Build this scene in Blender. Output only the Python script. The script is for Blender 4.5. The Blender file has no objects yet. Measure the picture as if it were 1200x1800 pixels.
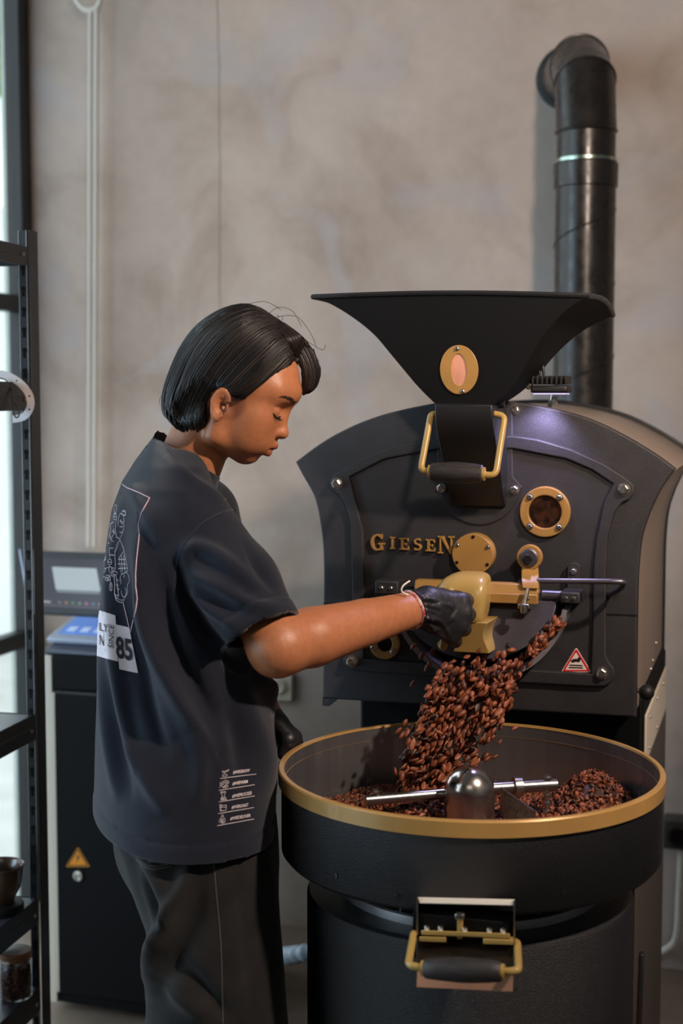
import bpy, bmesh, math, random
import numpy as np
from mathutils import Vector, Matrix, Quaternion
from mathutils.bvhtree import BVHTree

# ------------------------------------------------------------------ camera, world, lights, exposure
TH = math.radians(17.0); FPX = 2500.0; PH = math.atan(205 / FPX)
RT = np.array([math.cos(TH), math.sin(TH), 0.0]); FH = np.array([-math.sin(TH), math.cos(TH), 0.0]); ZU = np.array([0, 0, 1.0])
FW = FH * math.cos(PH) - ZU * math.sin(PH); UP = ZU * math.cos(PH) + FH * math.sin(PH); CAM = np.array([0, 0, 1.5])
scene = bpy.context.scene
col = scene.collection
cd = bpy.data.cameras.new('camera'); cam = bpy.data.objects.new('camera', cd); col.objects.link(cam)
cd.sensor_fit = 'HORIZONTAL'; cd.sensor_width = 24.0; cd.lens = 50.0; cd.clip_start = 0.02
cam.matrix_world = Matrix(((RT[0], UP[0], -FW[0], 0), (RT[1], UP[1], -FW[1], 0), (RT[2], UP[2], -FW[2], 1.5), (0, 0, 0, 1)))
cd.dof.use_dof = True; cd.dof.focus_distance = 2.17; cd.dof.aperture_fstop = 3.5
scene.camera = cam
scene.view_settings.view_transform = 'Standard'; scene.view_settings.look = 'None'
scene.view_settings.exposure = 0.0; scene.view_settings.gamma = 1.0
scene.view_settings.use_curve_mapping = False

w = bpy.data.worlds.new('world'); scene.world = w; w.use_nodes = True
bg = w.node_tree.nodes['Background']; bg.inputs[0].default_value = (0.80, 0.91, 1.0, 1); bg.inputs[1].default_value = 2.6

def light(name, kind, loc, target, power, color, size=0.1, **kw):
    l = bpy.data.lights.new(name, kind); o = bpy.data.objects.new(name, l); col.objects.link(o)
    l.energy = power; l.color = color
    if kind == 'AREA':
        l.shape = 'RECTANGLE'; l.size = size; l.size_y = kw.get('size_y', size)
        if kw.get('portal'): l.cycles.is_portal = True
    else:
        l.shadow_soft_size = size
    if kind == 'SPOT':
        l.spot_size = math.radians(kw['cone']); l.spot_blend = kw['blend']
    o.location = loc
    o.rotation_euler = (Vector(target) - Vector(loc)).to_track_quat('-Z', 'Y').to_euler()
    return o
WARM = (1.0, 0.80, 0.66)
light('ceiling_spot_wall', 'SPOT', (0.75, -0.6, 2.75), (-0.56, 3.72, 1.98), 350, WARM, 0.12, cone=41, blend=0.85)
light('ceiling_spot_machine', 'SPOT', (0.95, 1.30, 2.55), (-0.56, 2.14, 1.14), 200, WARM, 0.045, cone=58, blend=0.9)
light('window_daylight', 'AREA', (-2.5, 1.3, 1.5), (-1.0, 2.0, 1.15), 34, (0.50, 0.72, 1.0), 0.9, size_y=1.8)
light('fill_light', 'AREA', (0.2, -0.9, 3.1), (-0.4, 2.0, 0.6), 7, (1.0, 0.92, 0.84), 1.2, size_y=1.2)  # added soft fill with no fitting behind it, lifts the dark lower parts

# ------------------------------------------------------------------ helpers
def ray(u, v): return FW + RT * ((u - 600) / FPX) + UP * ((900 - v) / FPX)
def at(u, v, d): return CAM + ray(u, v) * d
def onY(u, v, y): r = ray(u, v); return CAM + r * (y / r[1])
def onX(u, v, x): r = ray(u, v); return CAM + r * (x / r[0])
def onZ(u, v, z): r = ray(u, v); return CAM + r * ((z - 1.5) / r[2])
def proj(P):
    d = np.asarray(P, float) - CAM; wv = d @ FW
    return 600 + FPX * (d @ RT) / wv, 900 - FPX * (d @ UP) / wv, wv
def s2l(c):
    c = c / 255.0
    return c / 12.92 if c <= 0.04045 else ((c + 0.055) / 1.055) ** 2.4
def rgb(r, g, b): return (s2l(r), s2l(g), s2l(b), 1.0)

def frame_from(axis):
    a = Vector(axis).normalized()
    t = Vector((0, 0, 1)) if abs(a.z) < 0.9 else Vector((1, 0, 0))
    x = a.cross(t).normalized(); y = a.cross(x).normalized()
    return x, y, a

class MB:
    def __init__(s): s.v = []; s.f = []
    def add(s, verts, faces):
        o = len(s.v); s.v.extend([tuple(map(float, p)) for p in verts]); s.f.extend([tuple(i + o for i in f) for f in faces]); return s
    def box(s, lo, hi):
        x0, y0, z0 = lo; x1, y1, z1 = hi
        return s.add([(x0,y0,z0),(x1,y0,z0),(x1,y1,z0),(x0,y1,z0),(x0,y0,z1),(x1,y0,z1),(x1,y1,z1),(x0,y1,z1)],
                     [(0,3,2,1),(4,5,6,7),(0,1,5,4),(1,2,6,5),(2,3,7,6),(3,0,4,7)])
    def hexa(s, P):   # eight corners, same order as box
        return s.add(P, [(0,3,2,1),(4,5,6,7),(0,1,5,4),(1,2,6,5),(2,3,7,6),(3,0,4,7)])
    def loft(s, rings, cap0=True, cap1=True, closed=True):
        n = len(rings[0]); V = [p for r in rings for p in r]; Fc = []
        m = n if closed else n - 1
        for i in range(len(rings) - 1):
            for j in range(m):
                k = (j + 1) % n
                Fc.append((i*n + j, i*n + k, (i+1)*n + k, (i+1)*n + j))
        if cap0: Fc.append(tuple(range(n - 1, -1, -1)))
        if cap1: Fc.append(tuple((len(rings)-1)*n + j for j in range(n)))
        return s.add(V, Fc)
    def lathe(s, prof, origin, axis=(0,0,1), n=32, cap0=True, cap1=True, a0=0.0, a1=None):
        x, y, a = frame_from(axis); o = Vector(origin); rings = []
        full = a1 is None
        for (r, h) in prof:
            ring = []
            for j in range(n):
                t = 2*math.pi*j/n if full else a0 + (a1 - a0)*j/(n - 1)
                ring.append(o + a*h + x*(r*math.cos(t)) + y*(r*math.sin(t)))
            rings.append(ring)
        # orientation: x,y,a with y = a x x  -> right handed
        return s.loft(rings, cap0, cap1, full)
    def cyl(s, p0, p1, r0, r1=None, n=16):
        p0 = Vector(p0); p1 = Vector(p1); L = (p1 - p0).length
        return s.lathe([(r0, 0), (r0 if r1 is None else r1, L)], p0, p1 - p0, n)
    def sphere(s, c, r, n=20, m=12, axis=(0,0,1), scale=(1,1,1)):
        prof = [(r*math.sin(math.pi*i/m)*scale[0] + 1e-6, -r*math.cos(math.pi*i/m)*scale[2]) for i in range(m + 1)]
        return s.lathe(prof, c, axis, n)
    def tube(s, pts, rad, n=10, closed=False):
        P = [Vector(p) for p in pts]; m = len(P)
        R_ = rad if hasattr(rad, '__len__') else [rad]*m
        rings = []; up = None
        for i in range(m):
            if closed: t = P[(i+1) % m] - P[i-1]
            else: t = P[min(i+1, m-1)] - P[max(i-1, 0)]
            t.normalize()
            if up is None: up = frame_from(t)[0]
            up = (up - t*up.dot(t)).normalized(); b = t.cross(up)
            rings.append([P[i] + up*(R_[i]*math.cos(2*math.pi*j/n)) + b*(R_[i]*math.sin(2*math.pi*j/n)) for j in range(n)])
        if closed: rings.append(rings[0])
        return s.loft(rings, not closed, not closed)

def smooth_path(pts, k=6):
    P = [np.array(p, float) for p in pts]; out = []
    for i in range(len(P) - 1):
        p0 = P[max(i-1, 0)]; p1 = P[i]; p2 = P[i+1]; p3 = P[min(i+2, len(P)-1)]
        for j in range(k):
            t = j / k
            out.append(0.5*((2*p1) + (-p0+p2)*t + (2*p0-5*p1+4*p2-p3)*t*t + (-p0+3*p1-3*p2+p3)*t**3))
    out.append(P[-1]); return out
def round_path(pts, r, k=5):
    P = [np.array(p, float) for p in pts]; out = [P[0]]
    for i in range(1, len(P) - 1):
        a = P[i-1] - P[i]; b = P[i+1] - P[i]; la = np.linalg.norm(a); lb = np.linalg.norm(b); d = min(r, la*0.49, lb*0.49)
        s0 = P[i] + a/la*d; s1 = P[i] + b/lb*d
        for j in range(k + 1):
            t = j / k; out.append((1-t)**2*s0 + 2*t*(1-t)*P[i] + t*t*s1)
    out.append(P[-1]); return out

WL = {}
def finish(o, me, mat, parent, angle, loc):
    if mat is not None: me.materials.append(mat)
    for p in me.polygons: p.use_smooth = True
    if angle is not None and angle < 179: me.set_sharp_from_angle(angle=math.radians(angle))
    WL[o] = Vector(loc)
    if parent is not None: o.parent = parent; o.location = Vector(loc) - WL[parent]
    else: o.location = loc
    col.objects.link(o); return o
def build(mb, name, mat, parent=None, angle=35, bevel=0.0, seg=2, origin=None):
    V = np.array(mb.v, float)
    c = (V.min(0) + V.max(0))/2 if origin is None else np.array(origin, float)
    if parent is None and origin is None: c[2] = V[:, 2].min()
    me = bpy.data.meshes.new(name); me.from_pydata((V - c).tolist(), [], mb.f); me.validate(); me.update()
    o = bpy.data.objects.new(name, me)
    finish(o, me, mat, parent, angle, c)
    if bevel > 0:
        m = o.modifiers.new('bevel', 'BEVEL'); m.width = bevel; m.segments = seg; m.limit_method = 'ANGLE'; m.angle_limit = math.radians(40); m.harden_normals = False
    return o
def empty(name, loc):
    o = bpy.data.objects.new(name, None); o.location = loc; o.empty_display_size = 0.05; col.objects.link(o); WL[o] = Vector(loc); return o
def tag(o, label=None, cat=None, group=None, kind=None):
    if label: o['label'] = label
    if cat: o['category'] = cat
    if group: o['group'] = group
    if kind: o['kind'] = kind
    return o
def share(o, name, loc, parent, quat=None):
    c = bpy.data.objects.new(name, o.data if hasattr(o, 'data') else o); col.objects.link(c); WL[c] = Vector(loc); c.parent = parent
    c.location = Vector(loc) - (WL[parent] if parent else Vector((0,0,0)))
    if quat is not None: c.rotation_mode = 'QUATERNION'; c.rotation_quaternion = quat
    return c

def curve_mesh(setup, kind='CURVE'):
    cu = bpy.data.curves.new('tmp', kind); setup(cu)
    o = bpy.data.objects.new('tmp', cu); col.objects.link(o)
    dg = bpy.context.evaluated_depsgraph_get(); me = bpy.data.meshes.new_from_object(o.evaluated_get(dg))
    V = [tuple(v.co) for v in me.vertices]; Fc = [tuple(p.vertices) for p in me.polygons]
    bpy.data.objects.remove(o); bpy.data.curves.remove(cu); bpy.data.meshes.remove(me)
    return V, Fc
def flat2d(contours, thick, bevel=0.0):
    def setup(cu):
        cu.dimensions = '2D'; cu.fill_mode = 'BOTH'; cu.extrude = max(thick/2 - bevel, 1e-5); cu.bevel_depth = bevel; cu.bevel_resolution = 1; cu.offset = -bevel
        for c in contours:
            sp = cu.splines.new('POLY'); sp.points.add(len(c) - 1); sp.use_cyclic_u = True
            for p, q in zip(sp.points, c): p.co = (q[0], q[1], 0, 1)
    return curve_mesh(setup)
def plate(mb, contours, y0, y1, bevel=0.0):       # contours in (x, z); solid between y0 (front) and y1
    V, Fc = flat2d(contours, abs(y1 - y0), bevel); ym = (y0 + y1)/2
    return mb.add([(x, ym - z, y) for (x, y, z) in V], Fc)
def text2d(body, thick=0.0, bold=0.0):
    def setup(cu):
        cu.body = body; cu.size = 1.0; cu.extrude = thick/2; cu.resolution_u = 3; cu.offset = bold
        if thick == 0: cu.fill_mode = 'FRONT'
    return curve_mesh(setup, 'FONT')
def circ(c, r, n=40, a0=0, a1=360):
    full = abs(a1 - a0) >= 360
    return [(c[0] + r*math.cos(math.radians(a0 + (a1-a0)*i/(n if full else n-1))), c[1] + r*math.sin(math.radians(a0 + (a1-a0)*i/(n if full else n-1)))) for i in range(n)]
def pxz(pts, y):                                  # pixels -> (x, z) on the plane y
    return [(lambda p: (p[0], p[2]))(onY(u, v, y)) for (u, v) in pts]
def smooth2(pts, k=5):
    return [tuple(p) for p in smooth_path(pts, k)]

# ------------------------------------------------------------------ materials
def mat(name, color, rough=0.5, metal=0.0, var=0.0, vscale=8.0, bump=0.0, bscale=200.0, color2=None, spec=0.5, coat=0.0, stretch=None, detail=4.0, rvar=0.0, sheen=0.0, sss=0.0):
    m = bpy.data.materials.new(name); m.use_nodes = True; nt = m.node_tree; N = nt.nodes; L = nt.links
    b = N['Principled BSDF']; b.inputs['Roughness'].default_value = rough; b.inputs['Metallic'].default_value = metal
    b.inputs['Base Color'].default_value = color; b.inputs['Specular IOR Level'].default_value = spec
    b.inputs['Coat Weight'].default_value = coat; b.inputs['Sheen Weight'].default_value = sheen
    if sss: b.inputs['Subsurface Weight'].default_value = sss; b.inputs['Subsurface Radius'].default_value = (0.012, 0.004, 0.002); b.inputs['Subsurface Scale'].default_value = 0.6
    tc = N.new('ShaderNodeTexCoord'); mp = N.new('ShaderNodeMapping'); L.new(tc.outputs['Object'], mp.inputs[0])
    if stretch: mp.inputs['Scale'].default_value = stretch
    if var > 0 or color2 or rvar:
        n = N.new('ShaderNodeTexNoise'); n.inputs['Scale'].default_value = vscale; n.inputs['Detail'].default_value = detail; L.new(mp.outputs[0], n.inputs['Vector'])
        if var > 0 or color2:
            mx = N.new('ShaderNodeMix'); mx.data_type = 'RGBA'
            c2 = color2 or tuple(c*(1 - var) for c in color[:3]) + (1,)
            c1 = color if color2 else tuple(min(1, c*(1 + var)) for c in color[:3]) + (1,)
            mx.inputs[6].default_value = c1; mx.inputs[7].default_value = c2
            rp = N.new('ShaderNodeMapRange'); rp.inputs[1].default_value = 0.35; rp.inputs[2].default_value = 0.65
            L.new(n.outputs[0], rp.inputs[0]); L.new(rp.outputs[0], mx.inputs[0]); L.new(mx.outputs[2], b.inputs['Base Color'])
        if rvar:
            r2 = N.new('ShaderNodeMapRange'); r2.inputs[1].default_value = 0.3; r2.inputs[2].default_value = 0.7; r2.inputs[3].default_value = rough - rvar; r2.inputs[4].default_value = rough + rvar
            L.new(n.outputs[0], r2.inputs[0]); L.new(r2.outputs[0], b.inputs['Roughness'])
    if bump > 0:
        n2 = N.new('ShaderNodeTexNoise'); n2.inputs['Scale'].default_value = bscale; n2.inputs['Detail'].default_value = 3; L.new(mp.outputs[0], n2.inputs['Vector'])
        bp = N.new('ShaderNodeBump'); bp.inputs['Strength'].default_value = bump; bp.inputs['Distance'].default_value = 0.002
        L.new(n2.outputs[0], bp.inputs['Height']); L.new(bp.outputs[0], b.inputs['Normal'])
    return m
def glass(name, tint=(1, 1, 1, 1), refl=0.08, rough=0.0):
    m = bpy.data.materials.new(name); m.use_nodes = True; nt = m.node_tree; N = nt.nodes; L = nt.links
    N.remove(N['Principled BSDF']); o = N['Material Output']
    t = N.new('ShaderNodeBsdfTransparent'); t.inputs[0].default_value = tint
    g = N.new('ShaderNodeBsdfGlossy'); g.inputs['Roughness'].default_value = rough
    fr = N.new('ShaderNodeLayerWeight'); fr.inputs[0].default_value = 0.25
    mr = N.new('ShaderNodeMapRange'); mr.inputs[3].default_value = refl*0.5; mr.inputs[4].default_value = min(1, refl*6)
    L.new(fr.outputs['Fresnel'], mr.inputs[0])
    mx = N.new('ShaderNodeMixShader'); L.new(mr.outputs[0], mx.inputs[0]); L.new(t.outputs[0], mx.inputs[1]); L.new(g.outputs[0], mx.inputs[2]); L.new(mx.outputs[0], o.inputs[0])
    return m
def emis(name, color, strength):
    m = mat(name, color, 0.3); b = m.node_tree.nodes['Principled BSDF']; b.inputs['Emission Color'].default_value = color; b.inputs['Emission Strength'].default_value = strength; return m

M = {}
M['cast'] = mat('cast_black', rgb(40, 38, 41), 0.50, 0.0, var=0.12, vscale=30, bump=0.40, bscale=1150)
M['powder'] = mat('powder_black', rgb(25, 25, 29), 0.40, 0.0, bump=0.75, bscale=760)
M['black'] = mat('satin_black', rgb(23, 23, 25), 0.42, bump=0.08, bscale=500)
M['matteblack'] = mat('matte_black', rgb(9, 9, 10), 0.7, bump=0.1, bscale=600, spec=0.14)
M['dark'] = mat('deep_black', rgb(10, 10, 11), 0.8, spec=0.2)
M['gold'] = mat('ochre_paint', rgb(160, 121, 66), 0.36, 0.0, var=0.06, vscale=20)
M['goldy'] = mat('yellow_ochre_paint', rgb(172, 142, 80), 0.33, 0.0, var=0.05, vscale=20, coat=0.2)
M['rimgold'] = mat('rim_ochre', rgb(186, 145, 84), 0.3, 0.15, var=0.06, vscale=12, coat=0.3)
M['steel'] = mat('steel', rgb(176, 174, 170), 0.28, 1.0, var=0.1, vscale=60)
M['brushed'] = mat('brushed_steel', rgb(150, 146, 140), 0.34, 1.0, var=0.12, vscale=3, stretch=(1, 1, 60), rvar=0.06)
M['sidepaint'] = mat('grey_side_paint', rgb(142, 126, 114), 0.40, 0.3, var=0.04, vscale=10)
M['zinc'] = mat('zinc', rgb(196, 192, 184), 0.3, 1.0, var=0.25, vscale=160)
M['chrome'] = mat('polished_steel', rgb(205, 198, 192), 0.22, 1.0, rvar=0.08, vscale=24, bump=0.05, bscale=60)
M['copper'] = mat('copper_sheet', rgb(222, 168, 138), 0.34, 0.5, var=0.12, vscale=14)
M['grip'] = mat('charred_wood', rgb(44, 40, 39), 0.5, var=0.35, vscale=30, stretch=(1, 12, 12), bump=0.4, bscale=60)
M['blueish'] = mat('grey_metal', rgb(120, 118, 126), 0.38, 0.85, var=0.1, vscale=30)
M['white'] = mat('white_plastic', rgb(226, 224, 218), 0.45)
M['cream'] = mat('cream_paint', rgb(214, 204, 188), 0.5)
M['rubber'] = mat('black_rubber', rgb(18, 18, 19), 0.55)
# ------------------------------------------------------------------ the room
YW = 3.72
XL = onY(63, 700, YW)[0]
def wall_mat():
    m = bpy.data.materials.new('troweled_concrete'); m.use_nodes = True; nt = m.node_tree; N = nt.nodes; L = nt.links
    b = N['Principled BSDF']; b.inputs['Roughness'].default_value = 0.78; b.inputs['Specular IOR Level'].default_value = 0.25
    g = N.new('ShaderNodeNewGeometry')
    def noise(scale, det, rough=0.55, dist=0.0):
        n = N.new('ShaderNodeTexNoise'); n.inputs['Scale'].default_value = scale; n.inputs['Detail'].default_value = det; n.inputs['Roughness'].default_value = rough; n.inputs['Distortion'].default_value = dist
        L.new(g.outputs['Position'], n.inputs['Vector']); return n
    def ramp(src, stops):
        r = N.new('ShaderNodeValToRGB'); e = r.color_ramp.elements
        while len(e) < len(stops): e.new(0.5)
        for el, (p, c) in zip(e, stops): el.position = p; el.color = c
        L.new(src, r.inputs[0]); return r
    def mixc(fac, a, c, mode='MIX'):
        x = N.new('ShaderNodeMix'); x.data_type = 'RGBA'; x.blend_type = mode
        if isinstance(fac, float): x.inputs[0].default_value = fac
        else: L.new(fac, x.inputs[0])
        L.new(a, x.inputs[6]); L.new(c, x.inputs[7]); return x
    n1 = noise(1.3, 5, 0.55, 0.6); n2 = noise(3.4, 5, 0.5, 0.9); n3 = noise(26, 5, 0.6); n4 = noise(2.2, 3, 0.5, 2.0)
    r1 = ramp(n1.outputs[0], [(0.3, rgb(158, 142, 130)), (0.5, rgb(184, 169, 159)), (0.72, rgb(198, 186, 178))])
    r2 = ramp(n2.outputs[0], [(0.30, rgb(146, 130, 117)), (0.48, rgb(180, 166, 156)), (0.75, rgb(196, 184, 175))])
    r3 = ramp(n3.outputs[0], [(0.3, (0.86, 0.86, 0.86, 1)), (0.7, (1, 1, 1, 1))])
    r4 = ramp(n4.outputs[0], [(0.56, (0, 0, 0, 1)), (0.7, (1, 1, 1, 1))])
    a = mixc(0.5, r1.outputs[0], r2.outputs[0]); c = mixc(0.55, a.outputs[2], r3.outputs[0], 'MULTIPLY')
    tint = N.new('ShaderNodeRGB'); tint.outputs[0].default_value = rgb(172, 170, 176)
    f4 = N.new('ShaderNodeMath'); f4.operation = 'MULTIPLY'; f4.inputs[1].default_value = 0.45; L.new(r4.outputs[0], f4.inputs[0])
    c = mixc(f4.outputs[0], c.outputs[2], tint.outputs[0])
    # hairline crack running down the plaster
    sx = N.new('ShaderNodeSeparateXYZ'); L.new(g.outputs['Position'], sx.inputs[0])
    nw = noise(5.0, 4); sub = N.new('ShaderNodeMath'); sub.operation = 'MULTIPLY_ADD'; sub.inputs[1].default_value = 0.022; sub.inputs[2].default_value = -CRACK_X - 0.011
    L.new(nw.outputs[0], sub.inputs[0]); ad = N.new('ShaderNodeMath'); ad.operation = 'ADD'; L.new(sub.outputs[0], ad.inputs[0]); L.new(sx.outputs[0], ad.inputs[1])
    ab = N.new('ShaderNodeMath'); ab.operation = 'ABSOLUTE'; L.new(ad.outputs[0], ab.inputs[0])
    mr = N.new('ShaderNodeMapRange'); mr.inputs[1].default_value = 0.0; mr.inputs[2].default_value = 0.0045; mr.inputs[3].default_value = 0.55; mr.inputs[4].default_value = 0.0; L.new(ab.outputs[0], mr.inputs[0])
    zr_ = N.new('ShaderNodeMapRange'); zr_.inputs[1].default_value = 1.6; zr_.inputs[2].default_value = 1.8; L.new(sx.outputs[2], zr_.inputs[0])
    mm = N.new('ShaderNodeMath'); mm.operation = 'MULTIPLY'; L.new(mr.outputs[0], mm.inputs[0]); L.new(zr_.outputs[0], mm.inputs[1])
    dk = N.new('ShaderNodeRGB'); dk.outputs[0].default_value = rgb(95, 82, 72)
    c = mixc(mm.outputs[0], c.outputs[2], dk.outputs[0])
    L.new(c.outputs[2], b.inputs['Base Color'])
    bp = N.new('ShaderNodeBump'); bp.inputs['Strength'].default_value = 0.25; bp.inputs['Distance'].default_value = 0.01; L.new(n2.outputs[0], bp.inputs['Height']); L.new(bp.outputs[0], b.inputs['Normal'])
    return m
CRACK_X = onY(385, 260, YW)[0]
M['wall'] = wall_mat()
M['floor'] = mat('polished_concrete_floor', rgb(128, 112, 98), 0.4, var=0.25, vscale=5, bump=0.05, bscale=40, detail=6)
M['ceil'] = mat('ceiling_paint', rgb(120, 112, 104), 0.8)
M['wframe'] = mat('window_frame_black', rgb(22, 24, 28), 0.4)
M['glass'] = glass('window_glass', (0.97, 0.99, 0.98, 1), 0.05)
XOUT = onY(12, 700, YW)[0]
M['pillar'] = mat('pale_grey_concrete', rgb(196, 202, 194), 0.8, var=0.1, vscale=6)
tag(build(MB().box((XOUT, YW, -0.02), (XL - .02, YW + 0.2, 3.3)), 'pillar_outside', M['pillar'], angle=30), 'pale grey concrete pillar outside the corner window', kind='structure')
tag(build(MB().box((XL - .02, YW, -0.02), (3.2, YW + 0.2, 3.3)), 'wall_back', M['wall'], angle=30), 'beige troweled concrete wall with a hairline crack behind the roaster', kind='structure')
tag(build(MB().box((XL - 0.02, -3.2, -0.1), (3.2, YW, 0)), 'floor', M['floor'], angle=30), 'brown polished concrete floor under the roaster', kind='structure')
tag(build(MB().box((XL - 0.1, -3.2, 3.2), (3.2, YW, 3.3)), 'ceiling', M['ceil'], angle=30), 'plain ceiling above the roasting room', kind='structure')
tag(build(MB().box((XL - 0.1, -3.4, 0), (3.2, -3.2, 3.3)), 'wall_front', M['wall'], angle=30), 'concrete wall facing the roaster', kind='structure')
tag(build(MB().box((3.0, -3.2, 0), (3.2, YW, 3.2)), 'wall_right', M['wall'], angle=30), 'concrete side wall of the roasting room', kind='structure')
# the window wall on the left: frame posts and transoms with panes
win = empty('window_1', (XL, 1.5, 0)); tag(win, 'tall black framed window wall in the far corner', kind='structure')
ypost = onX(45, 700, XL)[1]
z_t1 = onX(25, 532, XL)[2]; z_t2 = onX(25, 1132, XL)[2]
ys = [YW - 0.001, ypost]
mb = MB().box((XL - 0.05, ypost, 0), (XL, YW - 0.001, 3.2)); build(mb, 'window_frame', M['wframe'], win, bevel=0.003)
posts = [ypost, 2.4, 1.1, -0.2]
tag(build(MB().box((XL - 0.1, -3.2, 0), (XL, -0.24, 3.2)), 'wall_left', M['wall'], angle=30), 'unseen concrete side wall before the corner window, closed to cut ambient light', kind='structure')  # out of view; closed solid to darken ambient from the front left
for y in posts[1:]: build(MB().box((XL - 0.05, y - 0.03, 0), (XL, y + 0.03, 3.2)), 'window_frame', M['wframe'], win, bevel=0.003)
for i in range(len(posts) - 1):
    y0 = posts[i+1] + 0.03; y1 = posts[i] - (0 if i == 0 else 0.03)
    for z in (z_t1, z_t2): build(MB().box((XL - 0.045, y0, z - 0.024), (XL - 0.005, y1, z + 0.024)), 'transom', M['wframe'], win, bevel=0.003)
    for z0, z1 in ((0.0, z_t2 - 0.024), (z_t2 + 0.024, z_t1 - 0.024), (z_t1 + 0.024, 3.2)):
        build(MB().box((XL - 0.028, y0, z0), (XL - 0.022, y1, z1)), 'pane', M['glass'], win)
# outside: ground, pale boundary wall, green plant
M['outground'] = mat('pale_paving', rgb(205, 203, 198), 0.8, var=0.08, vscale=4)
M['outwall'] = mat('white_render', rgb(242, 242, 240), 0.8, var=0.03, vscale=2)
M['leaf'] = mat('leaf_green', rgb(150, 190, 40), 0.5, color2=rgb(84, 140, 30), vscale=6)
M['stem'] = mat('plant_stem', rgb(90, 100, 50), 0.7)
tag(build(MB().box((-14, -6, -0.2), (XL - 0.05, 14, -0.05)), 'ground', M['outground']), 'pale paving outside the window', kind='structure')
tag(build(MB().box((-9, 7.5, -0.06), (XOUT + 0.5, 7.7, 2.6)), 'wall_outside', M['outwall']), 'white boundary wall outside the window', kind='structure')
rnd = random.Random(5)
pb = at(-34, 700, 7.2); plant = empty('garden_palm', (pb[0], pb[1], -0.06)); tag(plant, 'bright green garden palm outside the corner window', 'plant')
build(MB().tube([(pb[0], pb[1], -0.06), (pb[0] + .03, pb[1], 1.0), (pb[0], pb[1], 2.97)], [0.05, 0.04, 0.03]), 'stem', M['stem'], plant)
for i in range(46):
    a = rnd.uniform(0, 6.28); L = rnd.uniform(0.5, 0.95); zz = rnd.uniform(2.0, 3.0)
    base = np.array([pb[0], pb[1], 2.95]); dr = np.array([math.cos(a), math.sin(a), 0])
    mb = MB(); n = 7; c = []
    for k in range(n):
        t = k/(n-1); p = base + dr*L*t*0.8 + np.array([0, 0, (zz - 2.0)*t*1.1 + 0.35*t - 0.75*t*t]); sd = np.cross(dr, [0, 0, 1])*0.06*math.sin(math.pi*min(1, t*0.92 + 0.06))
        c.append([p - sd, p + np.array([0, 0, 0.012]), p + sd, p - np.array([0, 0, 0.012])])
    mb.loft(c); build(mb, 'leaf', M['leaf'], plant, angle=80)

# blind chain hanging in front of the wall
M['chain'] = mat('chain_white', rgb(206, 201, 192), 0.5)
chain = empty('blind_chain', onY(164, 960, YW - 0.06)); tag(chain, 'white beaded blind chain hanging in front of the concrete wall', 'blind chain')
for u0, u1 in ((159, 156), (170, 166)):
    p0 = onY(u0, 14, YW - 0.06); p1 = onY(u1, 962, YW - 0.06); L = np.linalg.norm(p1 - p0); nb = int(L/0.0085)
    pts = []; rr = []
    for i in range(nb*4 + 1):
        t = i/(nb*4); pts.append(p0 + (p1 - p0)*t); rr.append(0.0036 + 0.0042*abs(math.sin(math.pi*i/4 + 0.4)))
    build(MB().tube(pts, rr, 7), 'bead_strand', M['chain'], chain, angle=180)
a = onY(128, -12, YW - 0.06); b = onY(156, 18, YW - 0.06); c = onY(178, -4, YW - 0.06)
build(MB().tube(smooth_path([a, (a+b)/2 + [0, 0, -0.012], b, onY(170, 14, YW - 0.06), c]), 0.008, 10), 'pulley_guard', M['chain'], chain)
d0 = onY(140, -25, YW); build(MB().box((d0[0], YW - 0.09, d0[2]), (d0[0] + 0.05, YW, d0[2] + 0.09)), 'bracket', M['chain'], chain, bevel=0.004)

# wall socket behind the worker, and the power box with conduit at the far right
so = onY(492, 1205, YW); s = empty('wall_socket', (so[0], YW, so[2])); tag(s, 'small cream wall socket plate low on the concrete wall behind the elbow', 'socket')
build(MB().box((so[0] - .042, YW - .016, so[2] - .042), (so[0] + .042, YW, so[2] + .042)), 'socket_plate', M['cream'], s, bevel=0.005)
build(MB().lathe([(0.022, 0), (0.024, 0.004), (0.016, 0.006), (0.015, 0.001)], (so[0], YW - .016, so[2]), (0, -1, 0), 24), 'socket_ring', M['cream'], s)
M['boxgrey'] = mat('grey_power_box', rgb(70, 68, 68), 0.45)
po = onY(1192, 1456, YW); s = empty('power_box', (po[0], YW, po[2])); tag(s, 'dark grey power socket box on the wall at the right edge', 'power box')
build(MB().box((po[0] - .036, YW - .06, po[2] - .040), (po[0] + .05, YW, po[2] + .040)), 'box_body', M['boxgrey'], s, bevel=0.006)
build(MB().lathe([(0.026, 0), (0.027, 0.012), (0.021, 0.014), (0.019, 0.003)], (po[0] + .006, YW - .06, po[2]), (0, -1, 0), 28), 'socket_collar', M['black'], s)
cpts = [(po[0] + .012, YW - .03, po[2] - .035), onY(1195, 1560, YW - .03), onY(1190, 1640, YW - .03), onY(1178, 1664, YW - .03), onY(1150, 1676, YW - .03), onY(1095, 1682, YW - .03)]
tag(build(MB().tube(smooth_path(cpts), 0.010, 12), 'cable_conduit', M['white']), 'white cable conduit curving down from the power box', 'conduit')

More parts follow.
